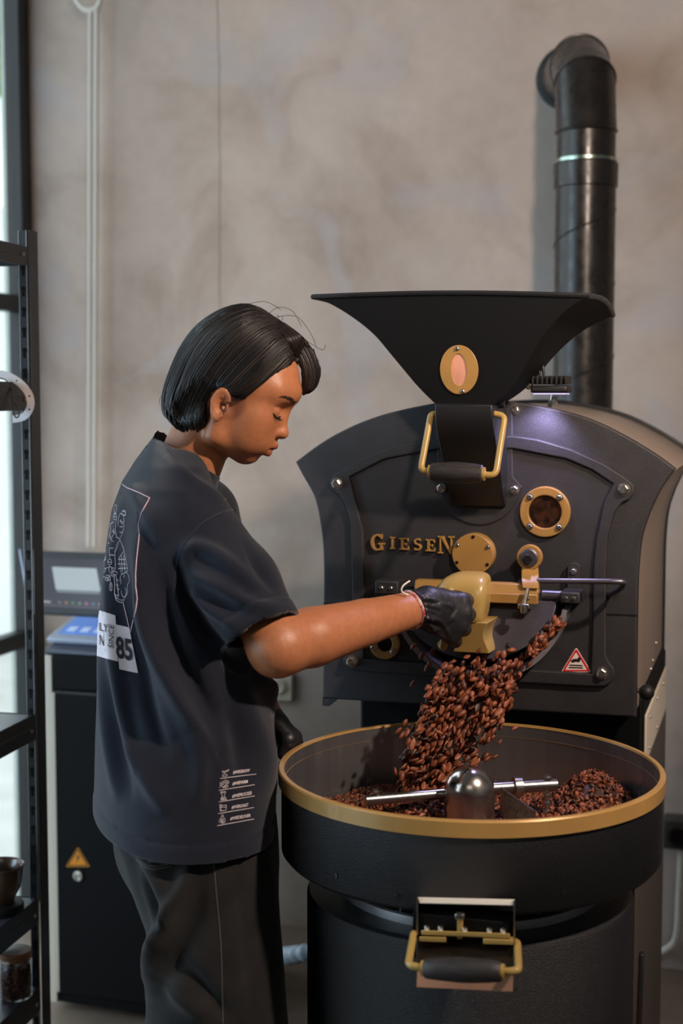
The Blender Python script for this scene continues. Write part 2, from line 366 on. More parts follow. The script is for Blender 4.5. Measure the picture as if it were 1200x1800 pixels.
# ------------------------------------------------------------------ the roaster
YP = 2.32
K = 2.3/2500          # metres for one photo pixel on the front plate
roaster = empty('coffee_roaster', (-0.4765, 2.6, 0)); tag(roaster, 'large black coffee roaster with ochre fittings and flared loading funnel', 'roaster')
outl = [(519,812),(545,792),(573,773),(604,756),(640,740),(690,724),(762,709),(810,705),(850,704),(900,706),(960,716),(1007,727),(1050,742),(1100,767),(1150,797),(1187,824),
        (1164,856),(1150,884),(1140,907),(1128,946),(1122,1000),(1120,1060),(1118.5,1170),(1117,1261),(842,1245),(566,1228),(567,1140),(568,1060),(567.5,970),(561,913),(554,880),(547,863),(530,833)]
pl = pxz(outl, YP)
def smooth_closed(pts, corners, k=4):
    segs = []; n = len(pts); cs = sorted(corners)
    for i, c in enumerate(cs):
        e = cs[(i+1) % len(cs)]; idx = []
        j = c
        while True:
            idx.append(j % n)
            if j % n == e: break
            j += 1
        segs += smooth2([pts[q] for q in idx], k)[:-1]
    return segs
plS = smooth_closed(pl, [0, 15, 23, 25])
fp = build(plate(MB(), [plS], YP, YP + 0.022, 0.003), 'front_plate', M['cast'], roaster, angle=30)
# body shell behind the plate: the same profile, a little inside
cx = -0.4765
body = [(cx + (x - cx)*0.985, 0.98 + (z - 0.98)*0.985) for x, z in plS]
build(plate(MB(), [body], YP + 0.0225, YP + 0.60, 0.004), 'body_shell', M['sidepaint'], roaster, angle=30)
build(plate(MB(), [[(cx + (x - cx)*1.0, 0.98 + (z - 0.98)*1.0) for x, z in plS]], YP + 0.60, YP + 0.615, 0.002), 'back_plate', M['black'], roaster, angle=30)
p0 = onY(566, 1229, YP); build(MB().hexa([(p0[0], YP+.002, p0[2]-.012), (p0[0]+.012, YP+.002, p0[2]-.012), (p0[0]+.012, YP+.02, p0[2]-.012), (p0[0], YP+.02, p0[2]-.012), (p0[0], YP+.002, p0[2]+.004), (p0[0]+.03, YP+.002, p0[2]+.004), (p0[0]+.03, YP+.02, p0[2]+.004), (p0[0], YP+.02, p0[2]+.004)]), 'corner_lug', M['cast'], fp)
# seam across the plate at the level of the outlet hinge
for (ua, ub) in ((569, 616), (1066, 1119)):
    a = onY(ua, 1040 + (ua-566)*0.036, YP); b = onY(ub, 1040 + (ub-566)*0.036, YP); dz = onY(600, 1060, YP)[2] - onY(600, 1040, YP)[2]
    build(MB().box((a[0], YP - 0.0012, a[2] + dz - .0012), (b[0], YP + 0.002, a[2] + dz + .0012)), 'seam', M['black'], fp)
# raised door frame
outer = [(902,766),(943,772),(1002,789),(1060,815),(1101,841),(1114,853),(1115,866),(1106,878),(1094,883),(1080,901),(1069,940),(1064,1000),(1065,1060),(1064,1152),(1070,1164),(1078,1174),(1080,1186),(1075,1198),(1064,1206),(1040,1207),
         (842,1196),(625,1180),(608,1176),(602,1162),(606,1150),(617,1140),(618,1030),(615,919),(605,885),(594,868),(582,860),(579,848),(584,837),(593,830),(634,807),(692,783),(768,770)]
inner = [(902,789),(996,807),(1040,826),(1077,850),(1062,880),(1047,949),(1042,1000),(1041,1090),(1038,1184),(842,1172),(640,1158),(640,1030),(638,934),(627,889),(614,838),(675,807),(771,789)]
door = build(plate(MB(), [pxz(outer, YP - .009), pxz(inner, YP - .009)], YP - 0.009, YP + 0.001, 0.0025), 'door_frame', M['cast'], roaster, angle=30)
build(plate(MB(), [pxz(inner, YP)], YP - 0.0025, YP + 0.001, 0.0), 'door_panel', M['cast'], roaster, angle=30)
# a hex bolt, shared by all
def bolt_mesh(r):
    mb = MB(); mb.lathe([(r*1.35, 0), (r*1.35, r*0.25)], (0,0,0), (0,-1,0), 20); mb.lathe([(r, r*0.25), (r, r*0.95), (r*0.8, r*1.1)], (0,0,0), (0,-1,0), 6)
    me = bpy.data.meshes.new('bolt'); me.from_pydata(mb.v, [], mb.f); me.materials.append(M['zinc']); me.update(); return me
BM = bolt_mesh(0.0078); BS = bolt_mesh(0.0042); BT = bolt_mesh(0.0028)
def bolt(u, v, y, parent, me=None, rz=0.3):
    p = onY(u, v, y); return share(me or BM, 'bolt', p, parent, Quaternion((0, 1, 0), rz + u*0.7))
for (u, v) in ((592, 850), (1096, 860), (1058, 1183), (618, 1162)): bolt(u, v, YP - .009, door)
# mounting plate of the chute
mp = [(765,712),(765,854)] + [] 
cc = onY(841, 850, YP - .006); rr = 0.0690
arc = circ((cc[0], cc[2]), rr, 26, 188, 352)
mpc = pxz([(765,714)], YP - .006) + [arc[0]] + arc[1:] + pxz([(917,857),(901,838),(900,712)], YP - .006)
mplate = build(plate(MB(), [mpc], YP - 0.006, YP + 0.001, 0.0015), 'chute_mount', M['cast'], roaster, angle=30)
for (u, v) in ((905, 720), (904, 861), (775, 858)): bolt(u, v, YP - .006 if v > 800 else YP, mplate, BS if False else bolt_mesh(0.0065))
# chute: S-curved front, tapering into the plate
chz = [(764,865,710,.120),(764,865,728,.121),(765,866,745,.118),(768,869,765,.108),(772,872,785,.094),(777,876,808,.078),(783,880,835,.058),(787,883,862,.036),(791,887,889,.012)]
rings = []
for (ul, ur, v, pr) in chz:
    yf = YP - .006 - pr; a = onY(ul, v, yf); b = onY(ur, v + 1.5, yf); z = (a[2] + b[2])/2
    rings.append([(a[0], yf, z), (b[0], yf, z), (b[0], YP - .005, z), (a[0], YP - .005, z)])
chute = build(MB().loft(rings), 'chute', M['black'], roaster, angle=30, bevel=0.002)
# flared loading funnel
HL = [(550,523),(576,532),(617,556),(657,588),(692,629),(733,678),(764,709)]
HR = [(1032,521),(1004,538),(972,567),(943,608),(920,649),(897,684),(868,710)]
dep = [.36, .335, .285, .225, .175, .125, .085]
yf = YP - .126; ringsf = []
for i in range(7):
    a = onY(*HL[i], yf); b = onY(*HR[i], yf); ringsf.append((a[0], b[0], a[2], b[2], dep[i]))
def funnel_rings(off):
    R_ = []
    P = smooth_path([np.array(r) for r in ringsf], 5)
    for (xl, xr, zl, zr, dp) in P:
        ring = []; rc = 0.02; n = 14; xl += off; xr -= off; y0 = yf + off; y1 = yf + dp - off
        for k in range(n + 1):
            t = k/n; x = xl + (xr - xl)*t; z = zl + (zr - zl)*t
            bulge = 0.006*math.sin(math.pi*t)*max(0, (z - 1.55)/0.12) if zl > 1.5 else 0
            ring.append((x, y0, z + bulge))
        for k in range(1, 7): t = k/6; ring.append((xr + .006*math.sin(math.pi*t)*max(0, (zr-1.5)/.16), y0 + (y1 - y0)*t, zr + (0.008*math.sin(math.pi*t) - 0.012*t*t)*max(0, (zr-1.55)/.12)))
        for k in range(1, n + 1): t = k/n; ring.append((xr + (xl - xr)*t, y1, zr + (zl - zr)*t - 0.012*max(0, (zr-1.55)/.12)))
        for k in range(1, 6): t = k/6; ring.append((xl, y1 + (y0 - y1)*t, zl - 0.012*(1-t)**2*max(0, (zl-1.55)/.12)))
        R_.append(ring)
    return R_
ro = funnel_rings(0.0); ri = funnel_rings(0.0035)
mb = MB(); mb.loft([r[::1] for r in ro[::-1]] + ri, False, False)
hop = build(mb, 'funnel', M['matteblack'], roaster, angle=40)
build(MB().tube([np.array(p) + [0, 0, 0.001] for p in ro[0]], 0.0042, 8, True), 'rolled_rim', M['black'], hop)
a = onY(880, 711, YP - .07); build(MB().cyl((a[0]-.012, YP-.07, a[2]), (a[0] + .006, YP-.07, a[2]), 0.006, n=14), 'hinge_pin', M['black'], chute)
# oval sight glass on the funnel
def ellipse(c, rx, rz, tilt=0, n=48):
    t = math.radians(tilt); o = []
    for i in range(n):
        a = 2*math.pi*i/n; x = rx*math.cos(a); z = rz*math.sin(a); o.append((c[0] + x*math.cos(t) - z*math.sin(t), c[1] + x*math.sin(t) + z*math.cos(t)))
    return o
M['salmon'] = mat('salmon_panel', rgb(206, 146, 120), 0.35, var=0.2, vscale=30, stretch=(1, 1, 0.3))
sc = onY(807, 650, yf); c2 = (sc[0], sc[2])
ov = build(plate(MB(), [ellipse(c2, .0305, .0385, 4), ellipse(c2, .0120, .0250, 4)], yf - 0.003, yf + .0005, .0008), 'oval_sight_frame', M['gold'], hop, angle=30)
build(plate(MB(), [ellipse(c2, .0128, .0256, 4)], yf - 0.0012, yf - .0002), 'sight_pane', M['salmon'], hop, angle=30)
for (u, v) in ((803, 613), (813, 688)): bolt(u, v, yf - .003, ov, BT) if False else share(BT, 'bolt', onY(u, v, yf - .003), hop)
# loop handle with wooden grip
def loop_handle(parent, pts, gripA, gripB, rg, rodr=0.0052, gold=M['goldy']):
    h = build(MB().tube(round_path(pts, 0.013), rodr, 12), 'handle', gold, parent)
    A = Vector(gripA); B = Vector(gripB); L = (B - A).length
    g = build(MB().lathe([(rg*.70, 0), (rg*.80, L*.02), (rg*.9, L*.2), (rg, L*.45), (rg*.99, L*.6), (rg*.9, L*.84), (rg*.80, L*.98), (rg*.7, L)], A, B - A, 24), 'grip', M['grip'], h)
    for q, s_ in ((A, -1), (B, 1)):
        d = (B - A).normalized()*s_; build(MB().cyl(q, q + d*.0035, rg*.62, n=16), 'ferrule', gold, h)
    return h
yh = YP - .150; yt = YP - .105
loop_handle(chute, [onY(768, 727, yt), onY(757, 729, yt), onY(739, 827, yh), onY(760, 829, yh), onY(846, 834, yh), onY(871, 836, yh), onY(887, 731, yt), onY(866, 727, yt)], onY(757, 829, yh), onY(848, 833, yh), .0172)
# round fittings on the front
def ring_window(u, v, ro_, ri_, name, nb, me, pane, offs=45):
    c = onY(u, v, YP - .012); c2 = (c[0], c[2])
    g = build(plate(MB(), [circ(c2, ro_), circ(c2, ri_)], YP - .012, YP - .001, .002), name, M['gold'], roaster, angle=30)
    build(plate(MB(), [circ(c2, ri_*1.02)], YP - .006, YP - .002), 'pane', pane, g, angle=30)
    for k in range(nb):
        a = math.radians(offs + 360*k/nb); r = (ro_ + ri_)/2
        share(me, 'bolt', (c2[0] + r*math.cos(a), YP - .012, c2[1] + r*math.sin(a)), g)
    return g
M['sight'] = mat('sight_glass_dark', rgb(16, 14, 13), 0.06, color2=rgb(72, 42, 28), vscale=70, spec=0.9, coat=1.0)
ring_window(957, 900, .0415, .0270, 'sight_window', 4, BS, M['sight'])
ring_window(675, 1132, .0270, .0135, 'sample_port_ring', 3, BS, M['dark'], -40)
c = onY(830, 975, YP - .030); c2 = (c[0], c[2])
disc = build(plate(MB(), [circ(c2, .0345)], YP - .030, YP - .001, .0015), 'cover_disc', M['gold'], roaster, angle=30)
for k in range(6):
    a = math.radians(88 - 60*k); r = .0295; q = (c2[0] + r*math.cos(a), YP - .0305, c2[1] + r*math.sin(a))
    if k in (1, 3, 5): share(BT, 'bolt', q, disc)
    else: build(MB().lathe([(.0028, 0), (.0028, .0008)], q, (0, -1, 0), 12), 'screw_hole', M['dark'], disc)
# raised nameplate lettering: serif capitals drawn as outlines in a unit box
def stroke_arc(cx_, cy_, rx, ry, a0, a1, w0, w1, n=20):
    o = []; i_ = []
    for k in range(n + 1):
        t = k/n; a = math.radians(a0 + (a1 - a0)*t); wv = (w0 + (w1 - w0)*abs(math.cos(a)))/2
        o.append((cx_ + (rx + wv)*math.cos(a), cy_ + (ry + wv)*math.sin(a))); i_.append((cx_ + (rx - wv)*math.cos(a), cy_ + (ry - wv)*math.sin(a)))
    return o + i_[::-1]
def rct(x0, y0, x1, y1): return [(x0, y0), (x1, y0), (x1, y1), (x0, y1)]
GL = {
 'I': ([rct(.16,0,.36,1), rct(.02,0,.50,.10), rct(.02,.90,.50,1)], .52),
 'E': ([rct(.14,0,.33,1), rct(.02,0,.62,.11), rct(.02,.89,.60,1), rct(.3,.45,.50,.55), [(.55,.0),(.68,.0),(.70,.30),(.63,.30)], [(.52,1),(.66,1),(.66,.72),(.60,.72)], rct(.46,.38,.52,.62)], .74),
 'S': ([stroke_arc(.33,.73,.20,.21,35,270,.11,.17), stroke_arc(.33,.27,.22,.22,-145,90,.11,.17), [(.46,.80),(.53,.80),(.53,1.0),(.47,1.0)], [(.08,.0),(.14,.0),(.15,.22),(.08,.22)]], .64),
 'G': ([stroke_arc(.47,.5,.36,.44,42,325,.10,.20,30), rct(.64,.06,.82,.44), rct(.52,.38,.94,.47), [(.70,.72),(.77,.72),(.77,1.0),(.71,1.0)]], 1.0),
 'N': ([rct(.10,0,.20,1), rct(.0,0,.32,.09), rct(.0,.91,.26,1), [(.14,1),(.34,1),(.84,.06),(.84,-.02),(.74,-.02)], rct(.76,.0,.86,1), rct(.64,.91,.98,1)], 1.0),
}
def letter(ch, u, v, wpx, hpx):
    polys, wd = GL[ch]; mb = MB(); y = YP - .0095
    p0 = onY(u, v, YP); sx = wpx*K*1.0/wd; sz = hpx*K
    for k, poly in enumerate(polys):
        c = [(p0[0] + x*sx, p0[2] + z*sz) for x, z in poly]
        ar = sum(c[i][0]*c[(i+1) % len(c)][1] - c[(i+1) % len(c)][0]*c[i][1] for i in range(len(c)))
        if ar < 0: c = c[::-1]
        plate(mb, [c], y - .0002*k, YP - .002, 0.0006)
    return mb
name_ = empty('nameplate_lettering', onY(725, 960, YP)); name_.parent = roaster; name_.location = Vector(WL[name_]) - WL[roaster]; tag(name_, 'raised ochre capital letters GIESEN')
for ch, u, v, wp, hp in (('G',653,967,29,31), ('I',687,964,10,22), ('E',703,965.5,20,22), ('S',728,966.5,16,22), ('E',749,968,20,22), ('N',771,972,31,32)):
    build(letter(ch, u, v, wp, hp), 'letter', M['gold'], name_, angle=30)

# ---- discharge outlet: opening, lip, hinged door, bar, lever
oc = onY(851, 1034, YP); OX, OZ = oc[0], oc[2]; OR = 0.1435
half = [(OX + OR*math.cos(math.radians(a)), OZ + OR*math.sin(math.radians(a))) for a in np.linspace(-172, -8, 40)]
opening = build(plate(MB(), [half], YP - .004, YP - .0005), 'outlet_opening', M['dark'], roaster, angle=30)
mb = MB(); n = 40; rings = []
for a in np.linspace(-171, -9, n):
    t = math.radians(a); ct, st = math.cos(t), math.sin(t)
    rings.append([(OX + r*ct, y, OZ + r*st) for r, y in ((OR - .004, YP), (OR - .004, YP - .055), (OR + .004, YP - .055), (OR + .004, YP))])
M['lip'] = mat('worn_grey_lip', rgb(158, 153, 160), 0.38, 0.5, var=0.2, vscale=18)
build(mb.loft(rings), 'outlet_lip', M['lip'], roaster, angle=40)
# door: half disc hinged along its top, swung open
DR = 0.128; tilt = math.radians(24); hz = onY(850, 1052, YP - .05)[2]; hy = YP - .048
doorp = [(OX - DR*.99, 0.0)] + [(OX + DR*math.cos(math.radians(a)), -abs(DR*.80*math.sin(math.radians(a)))) for a in np.linspace(-180, 0, 36)] + [(OX + DR*.99, 0.0)]
V, Fc = flat2d([doorp[1:-1]], .010, .0012)
def dmap(x, z, y): return (x, hy + y*math.cos(tilt) + z*math.sin(tilt), hz + z*math.cos(tilt) - y*math.sin(tilt)*0)
M['doorgrey'] = mat('worn_door_grey', rgb(72, 69, 78), 0.42, 0.3, var=0.15, vscale=20, bump=0.15, bscale=300)
flap = build(MB().add([dmap(x, z, -y) for (x, z, y) in V], Fc), 'outlet_door', M['doorgrey'], roaster, angle=30)
mb = MB(); rings = []
for a in np.linspace(-179, -1, 40):
    t = math.radians(a); x = DR*math.cos(t); z = DR*.80*math.sin(t)
    rings.append([dmap(OX + x*s_, z*s_, y) for s_, y in ((.96, .004), (1.0, .004), (1.0, .034), (.96, .034))])
build(mb.loft(rings), 'door_flange', M['black'], flap, angle=40)
# ochre cross bar (angle profile)
yb = YP - .075
a = onY(728, 1019, yb); b = onY(946, 1032, yb); zt = (a[2] + b[2])/2
zb_ = onY(840, 1057, yb)[2]; zt = onY(840, 1024, yb)[2]; zm = onY(840, 1041, yb)[2]
bar = build(MB().hexa([(a[0], yb - .004, zm), (b[0], yb - .004, zm), (b[0], yb + .022, zm), (a[0], yb + .022, zm), (a[0], yb + .004, zt), (b[0], yb + .004, zt), (b[0], yb + .024, zt), (a[0], yb + .024, zt)]), 'cross_bar', M['gold'], roaster, bevel=.002)
a2 = onY(755, 1050, yb); build(MB().box((a2[0], yb - .010, zb_), (b[0], yb + .006, zm + .001)), 'bar_flange', M['gold'], bar, bevel=.0015)
share(BT, 'bolt', onY(927, 1052, yb - .010), bar)
# lever: boss, twisted arm, pin with wing nut
lc = onY(930, 980, YP - .05)
lev = build(MB().lathe([(.0205, 0), (.0205, .010), (.0195, .012)], (lc[0], YP - .040, lc[2]), (0, -1, 0), 36), 'lever_boss', M['gold'], roaster)
build(MB().lathe([(.013, 0), (.013, .038)], (lc[0], YP - .002, lc[2]), (0, -1, 0), 24), 'pivot', M['black'], lev)
build(MB().lathe([(.0150, 0), (.0150, .003), (.0125, .004), (.0125, .006)], (lc[0], YP - .052, lc[2]), (0, -1, 0), 32), 'washer', M['blueish'], lev)
build(MB().lathe([(.0078, 0), (.0078, .008), (.0062, .010)], (lc[0], YP - .058, lc[2]), (0, -1, 0), 6), 'nut', M['black'], lev)
rings = []
for t in np.linspace(0, 1, 9):
    u0 = 917 + 0.5*t; u1 = 944 + 1.5*t; v = 988 + 46*t; y = YP - .046 - .034*(t*t*(3 - 2*t))
    p = onY(u0, v, y); q = onY(u1, v + 2, y); tw = .006*math.sin(math.pi*t)
    rings.append([(p[0], y - tw, p[2]), (q[0], y + tw, p[2]), (q[0], y + .007 + tw, p[2]), (p[0], y + .007 - tw, p[2])])
build(MB().loft(rings), 'lever_arm', M['gold'], lev, angle=50, bevel=.001)
pa = onY(928, 1034, YP - .092); pb_ = onY(920, 1068, YP - .10)
build(MB().cyl(pa, pb_, .0030, n=12), 'pin', M['zinc'], lev)
build(MB().box((pb_[0] - .009, pb_[1] - .004, pb_[2] - .002), (pb_[0] + .009, pb_[1] + .004, pb_[2] + .006)), 'wing_nut', M['zinc'], lev, bevel=.0015)
build(MB().lathe([(.0055, 0), (.006, .006), (.005, .012), (.002, .014)], pb_ + np.array([0, 0, .004]), (0, 0, -1), 16), 'pin_tip', M['zinc'], lev)
ra = [onY(944, 1021, YP - .065), onY(1080, 1022, YP - .065), onY(1097, 1023, YP - .060), (onY(1092, 1030, YP - .03)[0], YP - .03, onY(1092, 1034, YP - .03)[2]), (onY(1068, 1046, YP)[0], YP, onY(1068, 1046, YP)[2])]
build(MB().tube(round_path(ra, .02), .0046, 12), 'lever_rod', M['blueish'], lev)
# hinge brackets either side
for (u0, v0, u1, v1, side) in ((984, 1040, 1019, 1062, 1), (659, 1020, 700, 1046, -1)):
    p = onY(u0, v0, YP - .06); q = onY(u1, v1, YP - .06)
    hb = build(MB().box((p[0], YP - .062, q[2]), (q[0], YP - .002, p[2])), 'hinge_block', M['cast'], roaster, bevel=.003)
    for t in (.3, .7): share(BT, 'bolt', (p[0] + (q[0]-p[0])*t, YP - .0622, (p[2] + q[2])/2), hb)
    if side == 1:
        a_, b_ = onY(997, 1000, YP - .014), onY(1019, 1040, YP - .014); ccx = (a_[0] + b_[0])/2; r_ = (b_[0] - a_[0])/2
        tabc = [(a_[0], b_[2] - .012), (b_[0], b_[2] - .012)] + circ((ccx, a_[2]), r_, 16, 0, 180)
        build(plate(MB(), [tabc], YP - .014, YP - .001, .001), 'hinge_tab', M['cast'], hb, angle=30)
        share(BS, 'bolt', onY(1008, 1004, YP - .014), hb)
        c_ = onY(953, 1050, YP - .045); build(MB().cyl((c_[0], YP - .045, c_[2] + .004), (p[0] + .004, YP - .045, c_[2] + .004), .0085, n=16), 'hinge_pin', M['blueish'], hb)
    else:
        c_ = onY(735, 1040, YP - .045); build(MB().cyl((q[0] - .004, YP - .045, c_[2]), (c_[0] + .02, YP - .045, c_[2]), .0085, n=16), 'hinge_pin', M['black'], hb)
# ochre counterweight grip on the door: rounded shell, and a waisted foot
yc = YP - .105
def superbox(c, hx, hy_, hz_, n=5.0, m=28):
    mb = MB(); rings = []
    for i in range(m + 1):
        ph = -math.pi/2 + math.pi*i/m; ring = []
        cz = math.copysign(abs(math.sin(ph))**(2/n), math.sin(ph)); cr = abs(math.cos(ph))**(2/n) + 1e-5
        for j in range(40):
            t = 2*math.pi*j/40; ring.append((c[0] + hx*cr*math.copysign(abs(math.cos(t))**(2/n), math.cos(t)), c[1] + hy_*cr*math.copysign(abs(math.sin(t))**(2/n), math.sin(t)), c[2] + hz_*cz))
        rings.append(ring)
    return mb.loft(rings)
p = onY(808, 1056, yc - .03); 
mb = superbox((p[0], yc - .002, p[2]), .0405, .034, .0400, 5.0)
V = np.array(mb.v)                                   # lean the shell: round the upper left shoulder, flatten the foot
dx = (V[:, 0] - p[0])/.0405; dz = (V[:, 2] - p[2])/.04
V[:, 2] -= .011*np.clip(-dx, 0, 1)**2*np.clip(dz, 0, 1) - .004*np.clip(dx, -1, 1)*0
V[:, 1] += .020*np.clip(dz, 0, 1)**2
V[:, 0] += -.004*np.clip(-dz, 0, 1)*np.sign(dx)
mb.v = [tuple(x) for x in V]
cw = build(mb, 'counterweight', M['goldy'], flap, angle=60)
rings = []
for t in np.linspace(0, 1, 9):
    v = 1092 + 54*t; wv = 30 - 9*math.sin(math.pi*min(1, t*1.25)*0.8) + 4*t*t*2; y0 = yc - .030 + .012*t; y1 = YP - .064
    p = onY(829 - wv, v, y0); q = onY(829 + wv - 2, v, y0)
    rings.append([(p[0], y0, p[2]), (q[0], y0, p[2]), (q[0] + .004, y1, p[2]), (p[0] - .002, y1, p[2])])
build(MB().loft(rings), 'grip_foot', M['goldy'], cw, angle=40, bevel=.0015)
# warning triangle: red border, white field, black hand mark
M['signred'] = mat('sign_red', rgb(206, 36, 48), 0.45); M['signwhite'] = mat('sign_white', rgb(232, 218, 208), 0.5); M['ink'] = mat('print_black', rgb(22, 20, 20), 0.55); M['signorange'] = mat('sign_orange', rgb(240, 150, 18), 0.45)
def tri(cu, cv, s_, y, r=0.0):
    P = [(cu, cv - s_*1.0), (cu + s_*1.05, cv + s_*.72), (cu - s_*1.05, cv + s_*.72)]
    pts = [np.array(p_) for p_ in pxz(P, y)]; out = []
    for i in range(3):
        a_ = pts[i-1] - pts[i]; b_ = pts[(i+1) % 3] - pts[i]; la, lb = np.linalg.norm(a_), np.linalg.norm(b_)
        for j in range(5):
            t = j/4; s0 = pts[i] + a_/la*r; s1 = pts[i] + b_/lb*r; out.append(tuple((1-t)**2*s0 + 2*t*(1-t)*pts[i] + t*t*s1))
    return out[::-1]
ys_ = YP - .0026
sg = build(plate(MB(), [tri(1012.5, 1163, 25.5, ys_, .004)], ys_ - .0006, ys_), 'warning_sticker', M['signwhite'], roaster, angle=30); tag(sg, 'red and white triangular hot surface warning sticker')
build(plate(MB(), [tri(1012.5, 1163, 23.5, ys_, .004), tri(1012.5, 1164, 18.5, ys_, .002)], ys_ - .0010, ys_ - .0005), 'red_border', M['signred'], sg, angle=30)
hand = [(1003,1161),(1008,1158),(1014,1158),(1018,1154),(1021,1158),(1018,1164),(1012,1163),(1005,1165)]
build(plate(MB(), [pxz(hand[::-1], ys_)], ys_ - .0010, ys_ - .0005), 'hand_mark', M['ink'], sg, angle=30)
for k, v in enumerate((1168, 1172)): build(plate(MB(), [pxz([(1001 - k, v), (1023 + k, v + 1), (1024 + k, v + 3), (1000 - k, v + 2)][::-1], ys_)], ys_ - .0010, ys_ - .0005), 'surface_mark', M['ink'], sg, angle=30)
# ball knob on the side, with its rod
kb = at(1136, 1217, 2.34); kx = onY(1119, 1217, YP + .03)
build(MB().cyl(kb, (kx[0] - .02, kb[1] + .03, kb[2]), .004, n=10), 'knob_rod', M['steel'], roaster)
build(MB().sphere(kb, .0128, 24, 16), 'ball_knob', M['rubber'], roaster)
for (u, v) in ((1146, 1161), (1143, 1176), (1152, 1130)):
    xs = body[0][0]; p = onX(u, v, max(x for x, z in body if z < 1.2)); share(BT, 'bolt', p, roaster, Quaternion((0, 0, 1), math.pi/2))
# work lamp on a bracket beside the funnel
yl = YP + .02
a = onY(937, 661, yl); b = onY(1001, 691, yl)
lampb = build(MB().box((a[0], yl - .03, b[2]), (b[0], yl + .03, (a[2]*.45 + b[2]*.55))), 'lamp_housing', M['rubber'], roaster, bevel=.004)
for k in range(8):
    x = a[0] + .003 + (b[0] - a[0] - .006)*k/7; build(MB().box((x - .0016, yl - .026, (a[2]*.5 + b[2]*.5)), (x + .0016, yl + .026, a[2])), 'cooling_fin', M['rubber'], lampb, bevel=.0005)
build(MB().box((a[0] + .004, yl - .026, b[2] - .002), (b[0] - .004, yl + .026, b[2] + .001)), 'lamp_lens', emis('lamp_lens', (0.66, 0.62, 1.0, 1), 0.6), lampb)
light('work_lamp_beam', 'SPOT', (((a + b)/2)[0], yl - .05, b[2] - .006), (-.43, YP - .05, 1.08), 3.0, (0.60, 0.54, 1.0), .012, cone=120, blend=.6)
build(MB().hexa([onY(911, 672, yl - .012), onY(931, 685, yl - .012), onY(931, 685, yl + .012), onY(911, 672, yl + .012), onY(921, 656, yl - .012), onY(940, 672, yl - .012), onY(940, 672, yl + .012), onY(921, 656, yl + .012)]), 'lamp_bracket', M['rubber'], lampb, bevel=.001)
share(BS, 'bolt', onY(929, 679, yl - .014), lampb)
for du in (0, 7): build(MB().tube(smooth_path([onY(949 + du, 663, yl + .01), onY(947 + du*.9, 640, yl + .012), onY(949 + du*.4, 626, yl + .03), onY(953, 632, yl + .06)]), .0024, 8), 'lamp_cable', M['rubber'], lampb)
q = onY(970, 716, yl); build(MB().cyl(q, onY(972, 704, yl), .008, n=6).cyl(onY(972, 706, yl), onY(974, 690, yl), .0055, n=12), 'cable_gland', M['zinc'], roaster)
# pedestal below
x0 = onY(632, 1270, 2.42)[0]; xr = -0.205
ped = build(MB().box((x0, 2.42, .02), (xr, 2.92, .99)), 'pedestal', M['matteblack'], roaster, bevel=.006)
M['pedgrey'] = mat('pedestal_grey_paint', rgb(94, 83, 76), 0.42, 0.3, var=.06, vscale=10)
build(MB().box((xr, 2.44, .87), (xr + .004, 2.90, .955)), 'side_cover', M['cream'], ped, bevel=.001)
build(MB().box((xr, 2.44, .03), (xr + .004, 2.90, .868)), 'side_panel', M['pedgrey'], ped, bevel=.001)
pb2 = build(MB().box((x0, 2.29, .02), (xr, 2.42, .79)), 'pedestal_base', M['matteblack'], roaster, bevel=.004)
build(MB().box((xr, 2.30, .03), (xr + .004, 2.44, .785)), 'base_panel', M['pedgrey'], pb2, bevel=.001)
build(MB().hexa([(xr + .004, 2.305, .30), (xr + .012, 2.305, .30), (xr + .012, 2.320, .30), (xr + .004, 2.320, .30), (xr + .004, 2.365, .565), (xr + .012, 2.365, .565), (xr + .012, 2.380, .565), (xr + .004, 2.380, .565)]), 'side_handle', M['black'], pb2, bevel=.002)
for (yy, zz) in ((2.50, .94), (2.50, .885), (2.66, .94), (2.66, .885), (2.8, .94)): share(BT, 'bolt', (xr + .004, yy, zz), ped, Quaternion((0, 0, 1), math.pi/2))

# ------------------------------------------------------------------ exhaust pipe
M['pipe'] = mat('pipe_black', rgb(50, 47, 45), 0.30, 0.4, rvar=0.1, vscale=30, bump=0.12, bscale=12)
yp_ = 3.40
pa = onY(1021, 700, yp_); PXc = onY(1028, 380, yp_)[0]; pr = 0.0705
pipe = empty('exhaust_pipe', (PXc, yp_, 0)); tag(pipe, 'black spiral exhaust pipe with elbow entering the wall', 'pipe')
zc0 = onY(1030, 330, yp_)[2]; zc1 = onY(1030, 288, yp_)[2]; ze = onY(1030, 232, yp_)[2]
z = .05; rib = []
main = build(MB().cyl((PXc, yp_, .03), (PXc, yp_, zc0 + .01), pr, n=40), 'spiral_duct', M['pipe'], pipe)
pts = []
for i in range(int((zc0 - .1)/.17*40)):
    t = i/40*2*math.pi; pts.append((PXc + pr*math.cos(t), yp_ + pr*math.sin(t), .06 + i/40*.17))
build(MB().tube(pts, .0022, 6), 'spiral_seam', M['pipe'], main)
build(MB().lathe([(pr*1.0, -.002), (pr*1.06, 0), (pr*1.07, zc1 - zc0 - .002), (pr*1.0, zc1 - zc0)], (PXc, yp_, zc0), (0,0,1), 40), 'coupling', M['pipe'], pipe)
M['tape'] = mat('foil_ring', rgb(170, 190, 176), 0.25, 1.0)
build(MB().lathe([(pr*1.005, 0), (pr*1.012, .004), (pr*1.005, .008)], (PXc, yp_, zc1 + .002), (0,0,1), 40, False, False), 'foil_ring', M['tape'], pipe)
build(MB().cyl((PXc, yp_, zc1), (PXc, yp_, ze + .002), pr*.97, n=40), 'upper_duct', M['pipe'], pipe)
end = onY(1000, 138, YW); C0 = np.array([PXc, yp_, ze]); dirh = np.array([end[0] - PXc, YW - yp_, 0]); run = np.linalg.norm(dirh); dirh /= run
rise = end[2] - ze
